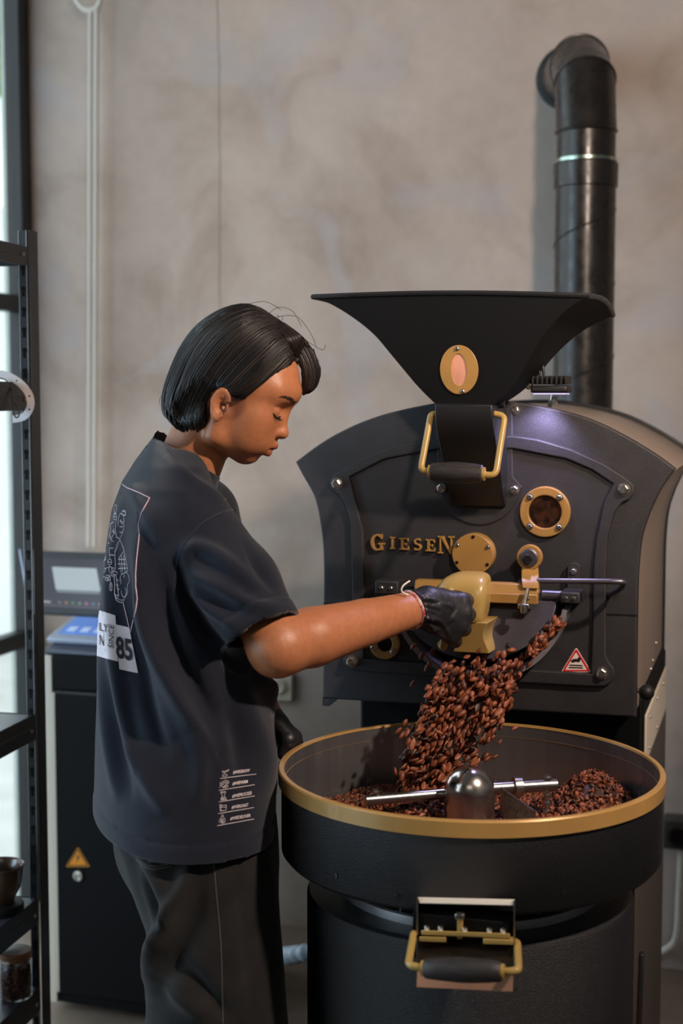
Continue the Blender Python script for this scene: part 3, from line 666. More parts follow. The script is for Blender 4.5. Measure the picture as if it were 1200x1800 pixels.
def seg(p, q, n0, n1, nm, r=pr):
    r0 = []; r1 = []
    p = np.array(p); q = np.array(q); ax = (q - p)/np.linalg.norm(q - p); X = np.cross(dirh, [0,0,1]); Yv = np.cross(ax, X)
    for j in range(40):
        t = 2*math.pi*j/40; off = X*math.cos(t)*r + Yv*math.sin(t)*r
        for (pt, nn, lst) in ((p, n0, r0), (q, n1, r1)):
            s_ = np.dot(pt - (p + off), nn)/np.dot(ax, nn); lst.append(p + off + ax*s_)
    e = build(MB().loft([r0, r1]), nm, M['pipe'], pipe, angle=40)
    build(MB().tube(r0, .0032, 8, True), 'elbow_seam', M['pipe'], e)
    return e
zz = np.array([0, 0, 1.0])
A0 = C0; A1 = C0 + zz*rise*.62 + dirh*run*.10; A2 = C0 + zz*rise*.93 + dirh*run*.40; A3 = C0 + zz*rise + dirh*run*0.995
nrm = lambda v_: v_/np.linalg.norm(v_)
n1 = nrm(nrm(A1-A0) + nrm(A2-A1)); n2 = nrm(nrm(A2-A1) + nrm(A3-A2))
seg(A0, A1, zz, n1, 'elbow_segment'); seg(A1, A2, n1, n2, 'elbow_segment'); seg(A2, A3, n2, np.array([0, 1.0, 0]), 'elbow_segment')
build(MB().lathe([(pr*1.0, 0), (pr*1.16, .002), (pr*1.18, .012), (pr*1.0, .016)], (end[0], YW, end[2]), (0, -1, 0), 40), 'wall_collar', M['rubber'], pipe)
# corrugated hose behind the worker
M['hose'] = mat('grey_blue_hose', rgb(150, 164, 176), 0.45)
hp = smooth_path([(x0 - .004, 2.6, .44), at(530, 1676, 2.75), at(480, 1684, 2.95), at(430, 1700, 3.3), at(420, 1712, 3.7)], 30)
rr_ = [.0165 + .0025*math.sin(i*1.6) for i in range(len(hp))]
tag(build(MB().tube(hp, rr_, 14), 'corrugated_hose', M['hose'], angle=60), 'pale grey corrugated hose between the trouser leg and roaster base', 'hose')

# ------------------------------------------------------------------ cooling tray
zr = 0.96; BX, BY = -0.4195, 2.016; BR = 0.2805
tray = empty('cooling_tray', (BX, BY, 0)); tag(tray, 'round black cooling tray with ochre rim on a wide pedestal drum', 'cooling tray')
hgt = 0.128
build(MB().lathe([(BR - .022, -hgt), (BR - .010, -hgt + .001), (BR - .004, -hgt + .008), (BR - .004, -.004), (BR - .0075, -.004), (BR - .0075, -hgt + .02), (BR - .03, -hgt + .016)], (BX, BY, zr), (0,0,1), 96, False, False), 'drum_wall', M['powder'], tray, angle=50)
M['inner'] = mat('inner_brushed_steel', rgb(150, 151, 152), 0.30, 0.82, var=0.16, vscale=26, stretch=(1, 1, .02), rvar=0.07)
build(MB().lathe([(BR - .0078, -.003), (BR - .0080, -hgt + .02)], (BX, BY, zr), (0,0,1), 96, False, False), 'inner_wall', M['inner'], tray, angle=60)
build(MB().lathe([(BR - .0085, -.022), (BR + .0005, -.022), (BR + .0008, -.002), (BR - .001, 0), (BR - .0075, 0), (BR - .0086, -.003)], (BX, BY, zr), (0,0,1), 96, False, False), 'rim_band', M['rimgold'], tray, angle=40)
build(MB().lathe([(0.001, -hgt + .018), (BR - .0082, -hgt + .018), (BR - .0082, -hgt + .012), (0.001, -hgt + .012)], (BX, BY, zr), (0,0,1), 64, False, False), 'tray_floor', M['brushed'], tray)
for ang in (-118, -98, -72, -52, -140): 
    t = math.radians(ang); pnt = (BX + (BR - .0035)*math.cos(t), BY + (BR - .0035)*math.sin(t), zr - .108 if ang in (-98, -72) else zr - .1)
    build(MB().lathe([(.0036, 0), (.0036, .001), (.0020, .0012), (.0018, .0002)], pnt, (math.cos(t), math.sin(t), 0), 14), 'rivet', M['black'], tray)
# pedestal drum with ring flange
CB = 0.239; zt_ = 0.782
build(MB().lathe([(CB, .02), (CB, zt_ - .01), (CB - .003, zt_ - .003), (CB - .010, zt_), (.05, zt_)], (BX, BY, 0), (0,0,1), 96, True, False), 'pedestal_drum', M['powder'], tray, angle=35)
M['ring'] = mat('ring_metal', rgb(190, 192, 200), 0.34, 0.8)
fl = build(MB().lathe([(CB - .045, zt_ - .002), (CB - .045, zt_ + .012), (CB - .044, zt_ + .013), (CB - .075, zt_ + .013)], (BX, BY, 0), (0,0,1), 96, False, False), 'ring_flange', M['ring'], tray, angle=35)
build(MB().lathe([(CB - .047, zt_ + .0132), (CB - .047, zt_ + .0145), (CB - .08, zt_ + .0145)], (BX, BY, 0), (0,0,1), 96, False, False), 'ring_top', M['black'], fl, angle=35)
for k in range(14):
    t = math.radians(-170 + k*160/13); build(MB().lathe([(.0045, 0), (.0045, .002), (.0025, .0022)], (BX + (CB - .058)*math.cos(t), BY + (CB - .058)*math.sin(t), zt_ + .0145), (0,0,1), 12), 'screw', M['zinc'], fl)
build(MB().lathe([(CB - .078, zt_), (CB - .078, zr - hgt + .006)], (BX, BY, 0), (0,0,1), 64), 'neck', M['matteblack'], tray)
# stirrer: polished dome, arms, clamps and scraper
zb0 = zr - .062
dr = .0372
dome = build(MB().lathe([(dr*1.02, -.05), (dr, .0), (dr, .022)] + [(dr*math.cos(math.radians(a)) + 1e-5, .022 + dr*math.sin(math.radians(a))) for a in range(6, 91, 6)], (BX, BY, zb0), (0,0,1), 48), 'stirrer_dome', M['chrome'], tray, angle=60)
za = zb0 + .012
L0 = onZ(642, 1407, za); L1 = onZ(790, 1394, za); R0 = onZ(862, 1386, za + .006); R1 = onZ(977, 1379, za + .006)
la = build(MB().cyl(L0, L1, .0082, n=16), 'stirrer_arm', M['steel'], tray)
ra_ = build(MB().cyl(R0, R1, .0094, n=16), 'stirrer_arm', M['steel'], tray)
rdir = nrm(R1 - R0)
cpos = R0 + (R1 - R0)*.40
build(MB().cyl(cpos - rdir*.0055, cpos + rdir*.0062, .0150, n=20), 'clamp_ring', M['zinc'], ra_)
build(MB().cyl(cpos - zz*.035, cpos, .0045, n=10), 'clamp_post', M['zinc'], ra_)
for base, par in ((R0 + (R1 - R0)*.87, ra_), (L0 + (L1 - L0)*.12, la)):
    build(MB().cyl(base + zz*.004, base + zz*.016, .0042, n=6).cyl(base + zz*.010, base + zz*.0125, .0068, n=12), 'set_bolt', M['zinc'], par)
    if par is ra_:
        for k in range(3): build(MB().cyl(base - zz*(.014 + k*.012), base - zz*(.020 + k*.012), .0062, n=10), 'post_nut', M['zinc'], par)
        build(MB().cyl(base - zz*.055, base, .0034, n=10), 'scraper_post', M['zinc'], par)
s0 = onZ(880, 1398, zb0 + .012); s1 = onZ(940, 1430, zb0 + .008)
d_ = nrm(np.array([s1[0]-s0[0], s1[1]-s0[1], 0])); nd = np.array([-d_[1], d_[0], 0])*.0012
build(MB().hexa([s0 - nd - zz*.03, s1 - nd - zz*.03, s1 + nd - zz*.03, s0 + nd - zz*.03, s0 - nd + zz*.012, s1 - nd + zz*.004, s1 + nd + zz*.004, s0 + nd + zz*.012]), 'scraper_blade', M['zinc'], ra_)
build(MB().hexa([s0 - nd*3 + d_*.13, s0 + d_*.17 - nd*3 + [.03, .04, 0], s0 + d_*.17 + nd*3 + [.03, .04, 0], s0 + nd*3 + d_*.13] + [s0 - nd*3 + d_*.13 + zz*.03, s0 + d_*.17 - nd*3 + [.03, .04, .03], s0 + d_*.17 + nd*3 + [.03, .04, .03], s0 + nd*3 + d_*.13 + zz*.03]), 'paddle', M['black'], ra_) if False else None
# discharge gate on the front of the tray
yg = BY - BR - .005
def g(u, v, dy=0.0): return onY(u, v, yg + dy)
gate = build(MB().box((g(735,1580)[0], yg - .030, g(735,1668)[2]), (g(903,1580)[0], yg + .012, g(735,1590)[2])), 'gate_housing', M['matteblack'], tray, bevel=.001)
build(MB().hexa([g(737,1588,-.034), g(902,1592,-.034), g(902,1592,0.02), g(737,1588,.02), g(733,1577,-.030), g(905,1581,-.030), g(905,1581,.02), g(733,1577,.02)]), 'gate_top_strip', M['cream'], gate, bevel=.001)
for (ua, ub, va, vb) in ((731.5, 734.5, 1577, 1742), (902, 905, 1582, 1744)):
    build(MB().hexa([g(ua, vb-8, -.034), g(ub, vb-8, -.034), g(ub, vb-8, .0), g(ua, vb-8, .0), g(ua, va, -.034), g(ub, va, -.034), g(ub, va, .02), g(ua, va, .02)]), 'gate_side', M['brushed'], gate)
build(MB().box((g(814,1590)[0], yg - .037, g(814,1632)[2]), (g(823,1590)[0], yg - .030, g(814,1590)[2])), 'spring_rod', M['goldy'], gate, bevel=.001)
build(MB().box((g(811,1588)[0], yg - .039, g(811,1597)[2]), (g(826,1588)[0], yg - .030, g(811,1588)[2])), 'rod_cap', M['steel'], gate, bevel=.001)
gb = build(MB().hexa([g(740,1643,-.046), g(896,1650,-.046), g(896,1650,-.03), g(740,1643,-.03), g(740,1635,-.046), g(896,1641,-.046), g(896,1641,-.03), g(740,1635,-.03)]), 'gate_hinge_bar', M['goldy'], gate, bevel=.001)
for (ua, ub) in ((737, 784), (849, 902)): build(MB().hexa([g(ua,1655 + (ua-737)*.04,-.048), g(ub,1655 + (ub-737)*.04,-.048), g(ub,1655,-.03), g(ua,1655,-.03), g(ua,1646 + (ua-737)*.04,-.048), g(ub,1646 + (ub-737)*.04,-.048), g(ub,1646,-.03), g(ua,1646,-.03)]), 'hinge_leaf', M['goldy'], gb, bevel=.001)
for u in (750, 774, 817, 860, 884): 
    p = g(u, 1632 + (u-740)*.04, -.040); build(MB().cyl(p - zz*.003, p + zz*.004, .0032, n=6), 'screw', M['zinc'], gb)
M['flapsteel'] = mat('dark_reflective_flap', rgb(96, 88, 84), 0.22, 0.95, var=0.1, vscale=20)
build(MB().hexa([g(734,1700,-.075), g(902,1706,-.075), g(902,1706,-.072), g(734,1700,-.072), g(736,1655,-.034), g(902,1661,-.034), g(902,1661,-.030), g(736,1655,-.030)]), 'gate_flap', M['flapsteel'], gate)
build(MB().hexa([g(732,1735,-.080), g(901,1743,-.080), g(901,1743,-.076), g(732,1735,-.076), g(734,1698,-.075), g(902,1704,-.075), g(902,1704,-.071), g(734,1698,-.071)]), 'gate_lip', M['copper'], gate)
yh_ = -.105
loop_handle(gate, [g(740, 1640, -.02), g(727, 1640, -.03), g(717, 1697, yh_), g(745, 1702, yh_), g(885, 1708, yh_), g(911, 1707, yh_), g(909, 1657, -.03), g(900, 1655, -.02)], g(746, 1702, yh_), g(881, 1708, yh_), .0150, .0048)
# ------------------------------------------------------------------ shelf unit at the left
SD = 2.75; a_s = math.radians(4.25)
SX = np.array([math.cos(a_s), math.sin(a_s), 0]); SY = np.array([-math.sin(a_s), math.cos(a_s), 0])
P0 = at(80.5, 1250, SD); P0[2] = 0
def S(x, y, z): return P0 + SX*x + SY*y + zz*z      # x to the right, y away from the camera
def sbox(mb, x0_, x1_, y0_, y1_, z0_, z1_):
    return mb.hexa([S(x0_,y0_,z0_), S(x1_,y0_,z0_), S(x1_,y1_,z0_), S(x0_,y1_,z0_), S(x0_,y0_,z1_), S(x1_,y0_,z1_), S(x1_,y1_,z1_), S(x0_,y1_,z1_)])
M['shelf'] = mat('shelf_steel_black', rgb(24, 25, 28), 0.36, 0.1, var=0.08, vscale=12)
M['shelfedge'] = mat('bare_steel_edge', rgb(150, 148, 142), 0.35, 0.8)
M['board'] = mat('shelf_board_dark', rgb(104, 106, 114), 0.26, 0.5, var=0.1, vscale=9)
sh = empty('shelving_unit', tuple(P0)); tag(sh, 'black metal shelving unit with slotted posts at the left edge', 'shelf')
ztop = 1.807; LEN = 0.95; WID = 0.42
def post(xa, ya, sx, sy):
    p = build(sbox(MB(), xa, xa + sx*.0022, min(ya, ya + sy*.034), max(ya, ya + sy*.034), 0, ztop) if sx > 0 else sbox(MB(), xa - .0022, xa, min(ya, ya + sy*.034), max(ya, ya + sy*.034), 0, ztop), 'post', M['shelf'], sh, bevel=.0006)
    return p
# far right post: side flange, and a slotted flange facing the camera
pst = build(sbox(MB(), -.0024, 0, -.036, 0, 0, ztop), 'post', M['shelf'], sh, bevel=.0008)
fl_ = build(sbox(MB(), -.0190, -.0030, -.042, -.0396, 0, ztop - .002), 'slotted_flange', M['shelf'], pst, bevel=.0005)
for xx in (-.0190, -.0036): build(sbox(MB(), xx - .0007, xx + .0007, -.0430, -.0424, 0, ztop - .002), 'flange_edge', M['shelfedge'], pst)
slot = None
zt0 = at(60, 480, SD)[2]; pit = 34.5*SD/2500
nslot = int(zt0/pit)
kc = circ((0, 0), .0048, 12, -60, 240) + [(-.0028, -.014), (.0028, -.014)]
Vk, Fk = flat2d([kc], .0006)
me = bpy.data.meshes.new('keyhole'); me.from_pydata([tuple(SX*x + zz*y - SY*z_) for x, y, z_ in Vk], [], Fk); me.materials.append(M['dark']); me.update()
for k in range(nslot): share(me, 'keyhole_slot', S(-.0110, -.0425, zt0 - k*pit), pst)
for (xa, ya) in ((-WID, 0), (0, -LEN), (-WID, -LEN)):
    build(sbox(MB(), xa - .0012, xa + .0012, ya - .018, ya + .018, 0, ztop), 'post', M['shelf'], sh, bevel=.0006)
def lvl(v): return at(66, v, SD - .03)[2]
for (v0, v1) in ((441, 474), (672, 721), (1253, 1299), (1584, 1630), (1746, 1792)):
    z1 = lvl(v0); z0 = lvl(v1)
    bd = build(sbox(MB(), -WID + .004, -.006, -LEN + .01, -.044, z1 - .008, z1 - .001), 'shelf_board', M['board'], sh, bevel=.0008)
    for (xa, xb, ya, yb_) in ((-.0062, -.0030, -LEN + .02, -.0440), (-WID + .002, -WID + .006, -LEN + .02, -.03), (-WID + .01, -.02, -.0436, -.0404), (-WID + .01, -.02, -LEN, -LEN + .004)):
        b_ = build(sbox(MB(), xa, xb, ya, yb_, z0, z1), 'beam', M['shelf'], bd, bevel=.0008)
        build(sbox(MB(), xa - .0006, xb + .0008, ya, yb_, (z0 + z1)/2 - .002, (z0 + z1)/2 + .002), 'beam_crease', M['shelf'], bd, bevel=.0008)
    share(BT, 'rivet', S(-.0025, -.060, z0 + .02), bd, Quaternion((0, 0, 1), math.pi/2 + a_s))
# bowl on a stand
M['glaze'] = mat('dark_glaze', rgb(50, 46, 44), 0.25, color2=rgb(112, 84, 60), vscale=16, coat=0.5)
M['glaze2'] = mat('dark_glaze_inner', rgb(44, 40, 46), 0.3, var=0.2, vscale=10)
zs = lvl(1584)
bc = onZ(2, 1601, zs); bowl = empty('ceramic_bowl', tuple(bc)); tag(bowl, 'dark glazed ceramic bowl standing on a black coaster on the shelf', 'bowl')
zq = .017
build(MB().lathe([(.001, zq), (.024, zq), (.0245, zq + .004), (.027, zq + .010), (.036, zq + .028), (.0405, zq + .046), (.0430, zq + .066), (.0438, zq + .070), (.0428, zq + .0715), (.0405, zq + .069), (.038, zq + .046), (.028, zq + .020), (.001, zq + .014)], bc, (0,0,1), 40, False, False), 'bowl_body', M['glaze'], bowl, angle=50)
build(MB().lathe([(.0441, zq + .069), (.0444, zq + .0705), (.0436, zq + .073), (.0424, zq + .0715)], bc, (0,0,1), 40, False, False), 'bowl_rim', mat('bowl_rim_brown', rgb(120, 96, 80), 0.3, var=.2), bowl, angle=50)
co = build(MB().lathe([(.001, .0003), (.042, .0003), (.0425, .003), (.0425, .013), (.041, .016), (.036, .0168), (.001, .0168)], bc, (0,0,1), 40, False, False), 'round_coaster', M['rubber'], angle=40)
tag(co, 'thick black round coaster under the ceramic bowl', 'coaster')
# jar of beans on the lowest shelf
zj = lvl(1746); jc = onZ(29, 1752, zj); jr = .0300
jar = empty('bean_jar', tuple(jc)); tag(jar, 'glass jar with pale wooden lid full of coffee beans on the lowest shelf', 'jar')
M['jarglass'] = glass('jar_glass', (0.95, 0.97, 0.97, 1), 0.14, 0.02)
build(MB().lathe([(.001, .0005), (jr - .003, .0005), (jr, .004), (jr, .072), (jr - .0015, .078)], jc, (0,0,1), 40, False, False), 'jar_glass', M['jarglass'], jar, angle=50)
M['lidwood'] = mat('lid_wood', rgb(150, 104, 70), 0.5, var=.2, vscale=20, stretch=(1, 1, 6)); M['lidtop'] = mat('lid_top_pale', rgb(214, 208, 206), 0.4, var=.06, vscale=20)
ld = build(MB().lathe([(jr - .003, .074), (jr - .0025, .079), (jr + .0012, .0795), (jr + .0012, .091), (jr - .001, .0925), (.001, .0925)], jc, (0,0,1), 40, True, False), 'lid', M['lidwood'], jar, angle=40)
build(MB().lathe([(jr - .001, .0926), (jr - .002, .0934), (.001, .0936)], jc, (0,0,1), 40, True, False), 'lid_top', M['lidtop'], ld, angle=40)
# punched white band with a cord, lying over the shelf edge
M['band'] = mat('white_band', rgb(222, 212, 210), 0.45, var=.05)
zb2 = lvl(672)
pts = smooth_path([at(-40, 662, 2.64), at(-10, 657, 2.62), at(15, 661, 2.60), at(38, 676, 2.585), at(52, 696, 2.58), at(53, 716, 2.585), at(42, 732, 2.60), at(22, 737, 2.63)], 5)
rings = []
for i, p in enumerate(pts):
    t = pts[min(i+1, len(pts)-1)] - pts[max(i-1, 0)]; t = nrm(t); sd = nrm(np.cross(t, FW)); w_ = .0068
    rings.append([p + sd*w_ - FW*.0004, p - sd*w_ - FW*.0004, p - sd*w_ + FW*.0004, p + sd*w_ + FW*.0004])
bandt = empty('perforated_band', at(40, 737, 2.6)); tag(bandt, 'curved white perforated band with a black cord loop hanging on the shelf', 'strap')
build(MB().loft(rings), 'band', M['band'], bandt, angle=40)
for i in (6, 13, 20, 26): build(MB().lathe([(.0016, 0), (.0016, .0006)], pts[i] - FW*.0005, -FW, 10), 'punched_hole', M['dark'], bandt)
lp = smooth_path([at(-6, 664, 2.60), at(10, 668, 2.59), at(20, 682, 2.585), at(26, 706, 2.58), at(33, 722, 2.578), at(33, 731, 2.576), at(28, 734, 2.576), at(24, 724, 2.578), at(24, 700, 2.58), at(19, 680, 2.584)], 5)
build(MB().tube(lp, .0013, 8), 'cord_loop', M['rubber'], bandt)

# ------------------------------------------------------------------ control cabinet with console and monitor
YC = 3.02
def c3(u, v, dy=0.0): return onY(u, v, YC + dy)
xa = c3(83, 1400)[0]; xb_ = xa + .42; ztc = c3(100, 1150)[2]
M['cabblack'] = mat('cabinet_black', rgb(9, 9, 12), 0.6, bump=0.05, bscale=300, spec=0.15)
cab = empty('control_cabinet', ((xa + xb_)/2, YC + .2, 0)); tag(cab, 'tall black control cabinet with cream edge and slanted console top', 'cabinet')
build(MB().box((xa + .003, YC + .004, .02), (xb_, YC + .40, ztc)), 'cabinet_body', M['cabblack'], cab, bevel=.003)
xs1 = c3(95.5, 1400)[0]; build(MB().box((xa, YC - .003, .02), (xs1, YC + .40, ztc - .004)), 'corner_stile', M['cream'], cab, bevel=.002)
xs2 = c3(97.5, 1400)[0]; xs3 = c3(101.5, 1400)[0]; zd = c3(100, 1217)[2]
dr_ = build(MB().box((xs3, YC - .010, .05), (xb_ - .01, YC + .003, zd)), 'cabinet_door', M['cabblack'], cab, bevel=.002)
build(MB().box((xs2, YC - .008, .05), (xs3, YC + .003, zd)), 'door_edge', M['cream'], dr_, bevel=.001)
build(MB().box((xs3, YC - .0085, zd + .001), (xb_ - .01, YC + .003, zd + .004)), 'door_top_edge', M['boxgrey'], dr_)
build(MB().box((xs3 - .004, YC - .006, zd + .010), (xb_ - .005, YC + .004, ztc - .002)), 'header_panel', M['cabblack'], cab, bevel=.002)
yk = YC - .0102
def tric(cu, cv, s_, y, r): return tri(cu, cv, s_, y, r)
st = build(plate(MB(), [tric(137, 1509, 20, yk, .004)], yk - .0006, yk), 'warning_sticker', M['signorange'], dr_, angle=30); tag(st, 'orange electrical hazard triangle')
build(plate(MB(), [tric(137, 1509, 18.0, yk, .004), tric(137, 1509.5, 15.0, yk, .003)], yk - .0010, yk - .0005), 'sticker_border', M['ink'], st, angle=30)
build(plate(MB(), [pxz([(139,1499),(134,1508),(137,1508),(133,1518),(141,1506),(137.5,1506)][::-1], yk)], yk - .0010, yk - .0005), 'lightning_mark', M['ink'], st, angle=30)
lk = c3(138.5, 1539, -.0102); build(MB().lathe([(.0132, 0), (.0135, .003), (.012, .006), (.009, .0065), (.0085, .003), (.004, .003), (.0035, .006), (.001, .006)], lk, (0,-1,0), 28, True, False), 'door_lock', M['zinc'], dr_)
# console wedge
cs = [c3(84, 1148, 0)[2], c3(84, 1100, .25)[2]]
con = build(MB().hexa([(xa, YC, ztc), (xb_, YC, ztc), (xb_, YC + .3, ztc), (xa, YC + .3, ztc), (xa, YC + .002, ztc + .010), (xb_, YC + .002, ztc + .010), (xb_, YC + .3, ztc + .085), (xa, YC + .3, ztc + .085)]), 'console_top', mat('console_navy', rgb(44, 50, 70), 0.35), cab, bevel=.003)
sl = math.atan2(.075, .298)
def con_pt(x, t, h): return (x, YC + .002 + t*.298*1.0 - h*math.sin(sl), ztc + .010 + t*.075 + h*math.cos(sl))
xd0 = c3(104, 1120, .1)[0]; xd1 = xd0 + .21
def slab(x0_, x1_, t0, t1, h0, h1): return MB().hexa([con_pt(x0_, t0, h0), con_pt(x1_, t0, h0), con_pt(x1_, t1, h0), con_pt(x0_, t1, h0), con_pt(x0_, t0, h1), con_pt(x1_, t0, h1), con_pt(x1_, t1, h1), con_pt(x0_, t1, h1)])
pan = build(slab(xd0, xd1, .12, .95, 0, .012), 'operator_panel', mat('panel_pale', rgb(176, 184, 204), 0.35), cab, bevel=.003); tag(pan, 'pale operator panel with a blue display')
build(slab(xd0 + .016, xd1 - .016, .22, .88, .012, .0128), 'display', emis('panel_display_blue', (0.12, 0.28, 0.75, 1), 0.35), pan)
for k in range(4): build(slab(xd0 + .03 + k*.036, xd0 + .052 + k*.036, .27, .36, .0128, .0136), 'display_button', emis('panel_icon', (0.5, 0.62, 0.9, 1), 0.4), pan)
b0 = con_pt(xa + .01, .15, .0); build(MB().sphere(b0, .006, 12, 8), 'indicator_cap', M['white'], cab)
# monitor on a stand
mon = empty('touch_monitor', (xa + .14, YC + .20, ztc + .085)); tag(mon, 'tilted black touch monitor standing on the control cabinet', 'monitor')
mt0 = onY(36, 966, YC + .10); mtl = onY(54, 1077, YC + .04); wd_ = .40
tl = np.array(mt0); bl = np.array(mtl); ex_ = np.array([1.0, 0.0, 0.0]); 
ev = bl - tl; nn_ = nrm(np.cross(ex_, ev)); nn_ = nn_ if nn_[1] < 0 else -nn_
def mq(s_, t, h): return tl + ex_*(wd_*s_) + ev*t + nn_*h
def mslab(s0, s1, t0, t1, h0, h1): return MB().hexa([mq(s0,t1,h0), mq(s1,t1,h0), mq(s1,t1,h0) , mq(s0,t1,h0)] and [mq(s0,t1,h1), mq(s1,t1,h1), mq(s1,t1,h0), mq(s0,t1,h0), mq(s0,t0,h1), mq(s1,t0,h1), mq(s1,t0,h0), mq(s0,t0,h0)])
bez = build(mslab(0, 1, 0, 1, -.022, 0), 'monitor_case', M['black'], mon, bevel=.003)
build(mslab(-.012, 0, 0, 1, -.018, .001), 'side_trim', mat('silver_trim', rgb(160, 168, 190), 0.3, .7), bez, bevel=.001)
scr = build(mslab(.05, .95, .12, .90, 0, .001), 'screen', emis('screen_dark', (0.022, 0.014, 0.018, 1), 0.5), mon)
build(mslab(.20, .50, .26, .62, .001, .0015), 'screen_window', emis('screen_grey', (0.32, 0.34, 0.34, 1), 0.55), scr)
build(mslab(.205, .49, .63, .66, .001, .0015), 'screen_bar', emis('screen_bar', (0.16, 0.17, 0.17, 1), 0.5), scr)
build(mslab(.06, .94, .855, .885, .001, .0015), 'taskbar', emis('screen_taskbar', (0.05, 0.03, 0.035, 1), 0.6), scr)
rnd = random.Random(3)
for k in range(10):
    s0 = .20 + k*.045; build(mslab(s0, s0 + .02, .80, .835, .001, .0016), 'screen_icon', emis('screen_icon%d' % k, (rnd.uniform(.05,.3), rnd.uniform(.03,.15), rnd.uniform(.03,.2), 1), 0.6), scr)
build(mslab(.07, .15, .805, .83, .001, .0016), 'screen_label', emis('screen_label', (0.32, 0.26, 0.28, 1), 0.5), scr)
build(MB().hexa([(xa + .12, YC + .16, ztc + .052), (xa + .26, YC + .16, ztc + .052), (xa + .26, YC + .28, ztc + .082), (xa + .12, YC + .28, ztc + .082), tuple(mq(.35, .9, -.02)), tuple(mq(.6, .9, -.02)), tuple(mq(.6, .7, -.05)), tuple(mq(.35, .7, -.05))]), 'stand', M['black'], mon, bevel=.003)

# ------------------------------------------------------------------ coffee beans
BEANC = [rgb(116, 60, 35), rgb(86, 45, 28), rgb(144, 80, 49), rgb(54, 31, 22)]
BMAT = [mat('roasted_bean_%s' % n_, c_, 0.46, var=0.25, vscale=300, spec=0.45) for n_, c_ in zip(('brown', 'dark', 'light', 'deep'), BEANC)]
def bean_geo(nu=8, nv=7):
    V = []; Fc = []
    for i in range(nv + 1):
        ph = math.pi*i/nv; x = -math.cos(ph); r = math.sin(ph)
        for j in range(nu):
            t = 2*math.pi*j/nu + .01; y = r*math.cos(t); z = r*math.sin(t)
            if z < 0: z *= .45
            if z < 0 and abs(y) < .25: z *= .2
            V.append((x*.0056, y*.0036, z*.0033))
    for i in range(nv):
        for j in range(nu): k = (j+1) % nu; Fc.append((i*nu + j, (i+1)*nu + j, (i+1)*nu + k, i*nu + k))
    return np.array(V), Fc
BV, BF = bean_geo()
bean_me = []
for m_ in BMAT:
    me = bpy.data.meshes.new('coffee_bean'); me.from_pydata(BV.tolist(), [], BF); me.materials.append(m_); me.update()
    for p in me.polygons: p.use_smooth = True
    bean_me.append(me)
def bean_mass(name, pos, quats, scales, mats_idx, label, cat='coffee beans', parent=None):
    n = len(pos); nvv = len(BV); V = np.zeros((n*nvv, 3)); fa = np.array(BF); Fa = np.zeros((n*len(fa), 4), int); mi = np.zeros(n*len(fa), int)
    for i in range(n):
        Rm = np.array(quats[i].to_matrix()); V[i*nvv:(i+1)*nvv] = (BV*scales[i]) @ Rm.T + pos[i]; Fa[i*len(fa):(i+1)*len(fa)] = fa + i*nvv; mi[i*len(fa):(i+1)*len(fa)] = mats_idx[i]
    c = V.mean(0); c[2] = V[:, 2].min()
    me = bpy.data.meshes.new(name); me.from_pydata((V - c).tolist(), [], Fa.tolist())
    for m_ in BMAT: me.materials.append(m_)
    me.polygons.foreach_set('material_index', mi.astype(np.int32)); me.polygons.foreach_set('use_smooth', np.ones(len(Fa), bool)); me.update()
    o = bpy.data.objects.new(name, me); col.objects.link(o); WL[o] = Vector(c)
    o.location = Vector(c) - (WL[parent] if parent else Vector((0,0,0)))
    if parent: o.parent = parent
    tag(o, label, None if parent else cat, kind='stuff'); return o
R2 = np.random.RandomState(11)
def rq(): q = R2.randn(4); q /= np.linalg.norm(q); return Quaternion(q)
# heap lying in the tray
zf = zr - hgt + .018
def heap(x, y):
    hx = (x - BX)/BR; hy_ = (y - BY)/BR; r = math.hypot(hx, hy_)
    h = .013 + .006*math.sin(x*31 + 1)*math.sin(y*27)
    for (u, v, s_, a_) in ((720, 1410, .07, .024), (1025, 1398, .055, .054), (1065, 1392, .05, .022), (625, 1402, .06, .018)):
        q = onZ(u, v, zf + .04); d2 = ((x - q[0])**2 + (y - q[1])**2)/s_**2; h += a_*math.exp(-d2)
    return h
pos = []; 
for _ in range(9000):
    r = (BR - .015)*math.sqrt(R2.rand()); t = R2.rand()*6.2832; x = BX + r*math.cos(t); y = BY + r*math.sin(t)
    if math.hypot(x - BX, y - BY) < dr + .004: continue
    pos.append((x, y, zf + heap(x, y) - abs(R2.randn())*.003))
pos = np.array(pos)
heapbase = MB(); rings = []
for r in np.linspace(.001, BR - .009, 22): rings.append([(BX + r*math.cos(t), BY + r*math.sin(t), zf + heap(BX + r*math.cos(t), BY + r*math.sin(t)) - .004) for t in np.linspace(0, 2*math.pi, 64, endpoint=False)])
hb_ = build(heapbase.loft(rings[::-1], False, True), 'bean_bed', BMAT[3], None, angle=180); tag(hb_, 'bed of roasted coffee beans filling the cooling tray', 'coffee beans', kind='stuff')
mi = R2.choice(4, len(pos), p=[.42, .25, .18, .15])
bean_mass('loose_beans', pos, [rq() for _ in pos], R2.uniform(.85, 1.15, len(pos)), mi, 'loose roasted coffee beans heaped on the tray floor', parent=hb_)
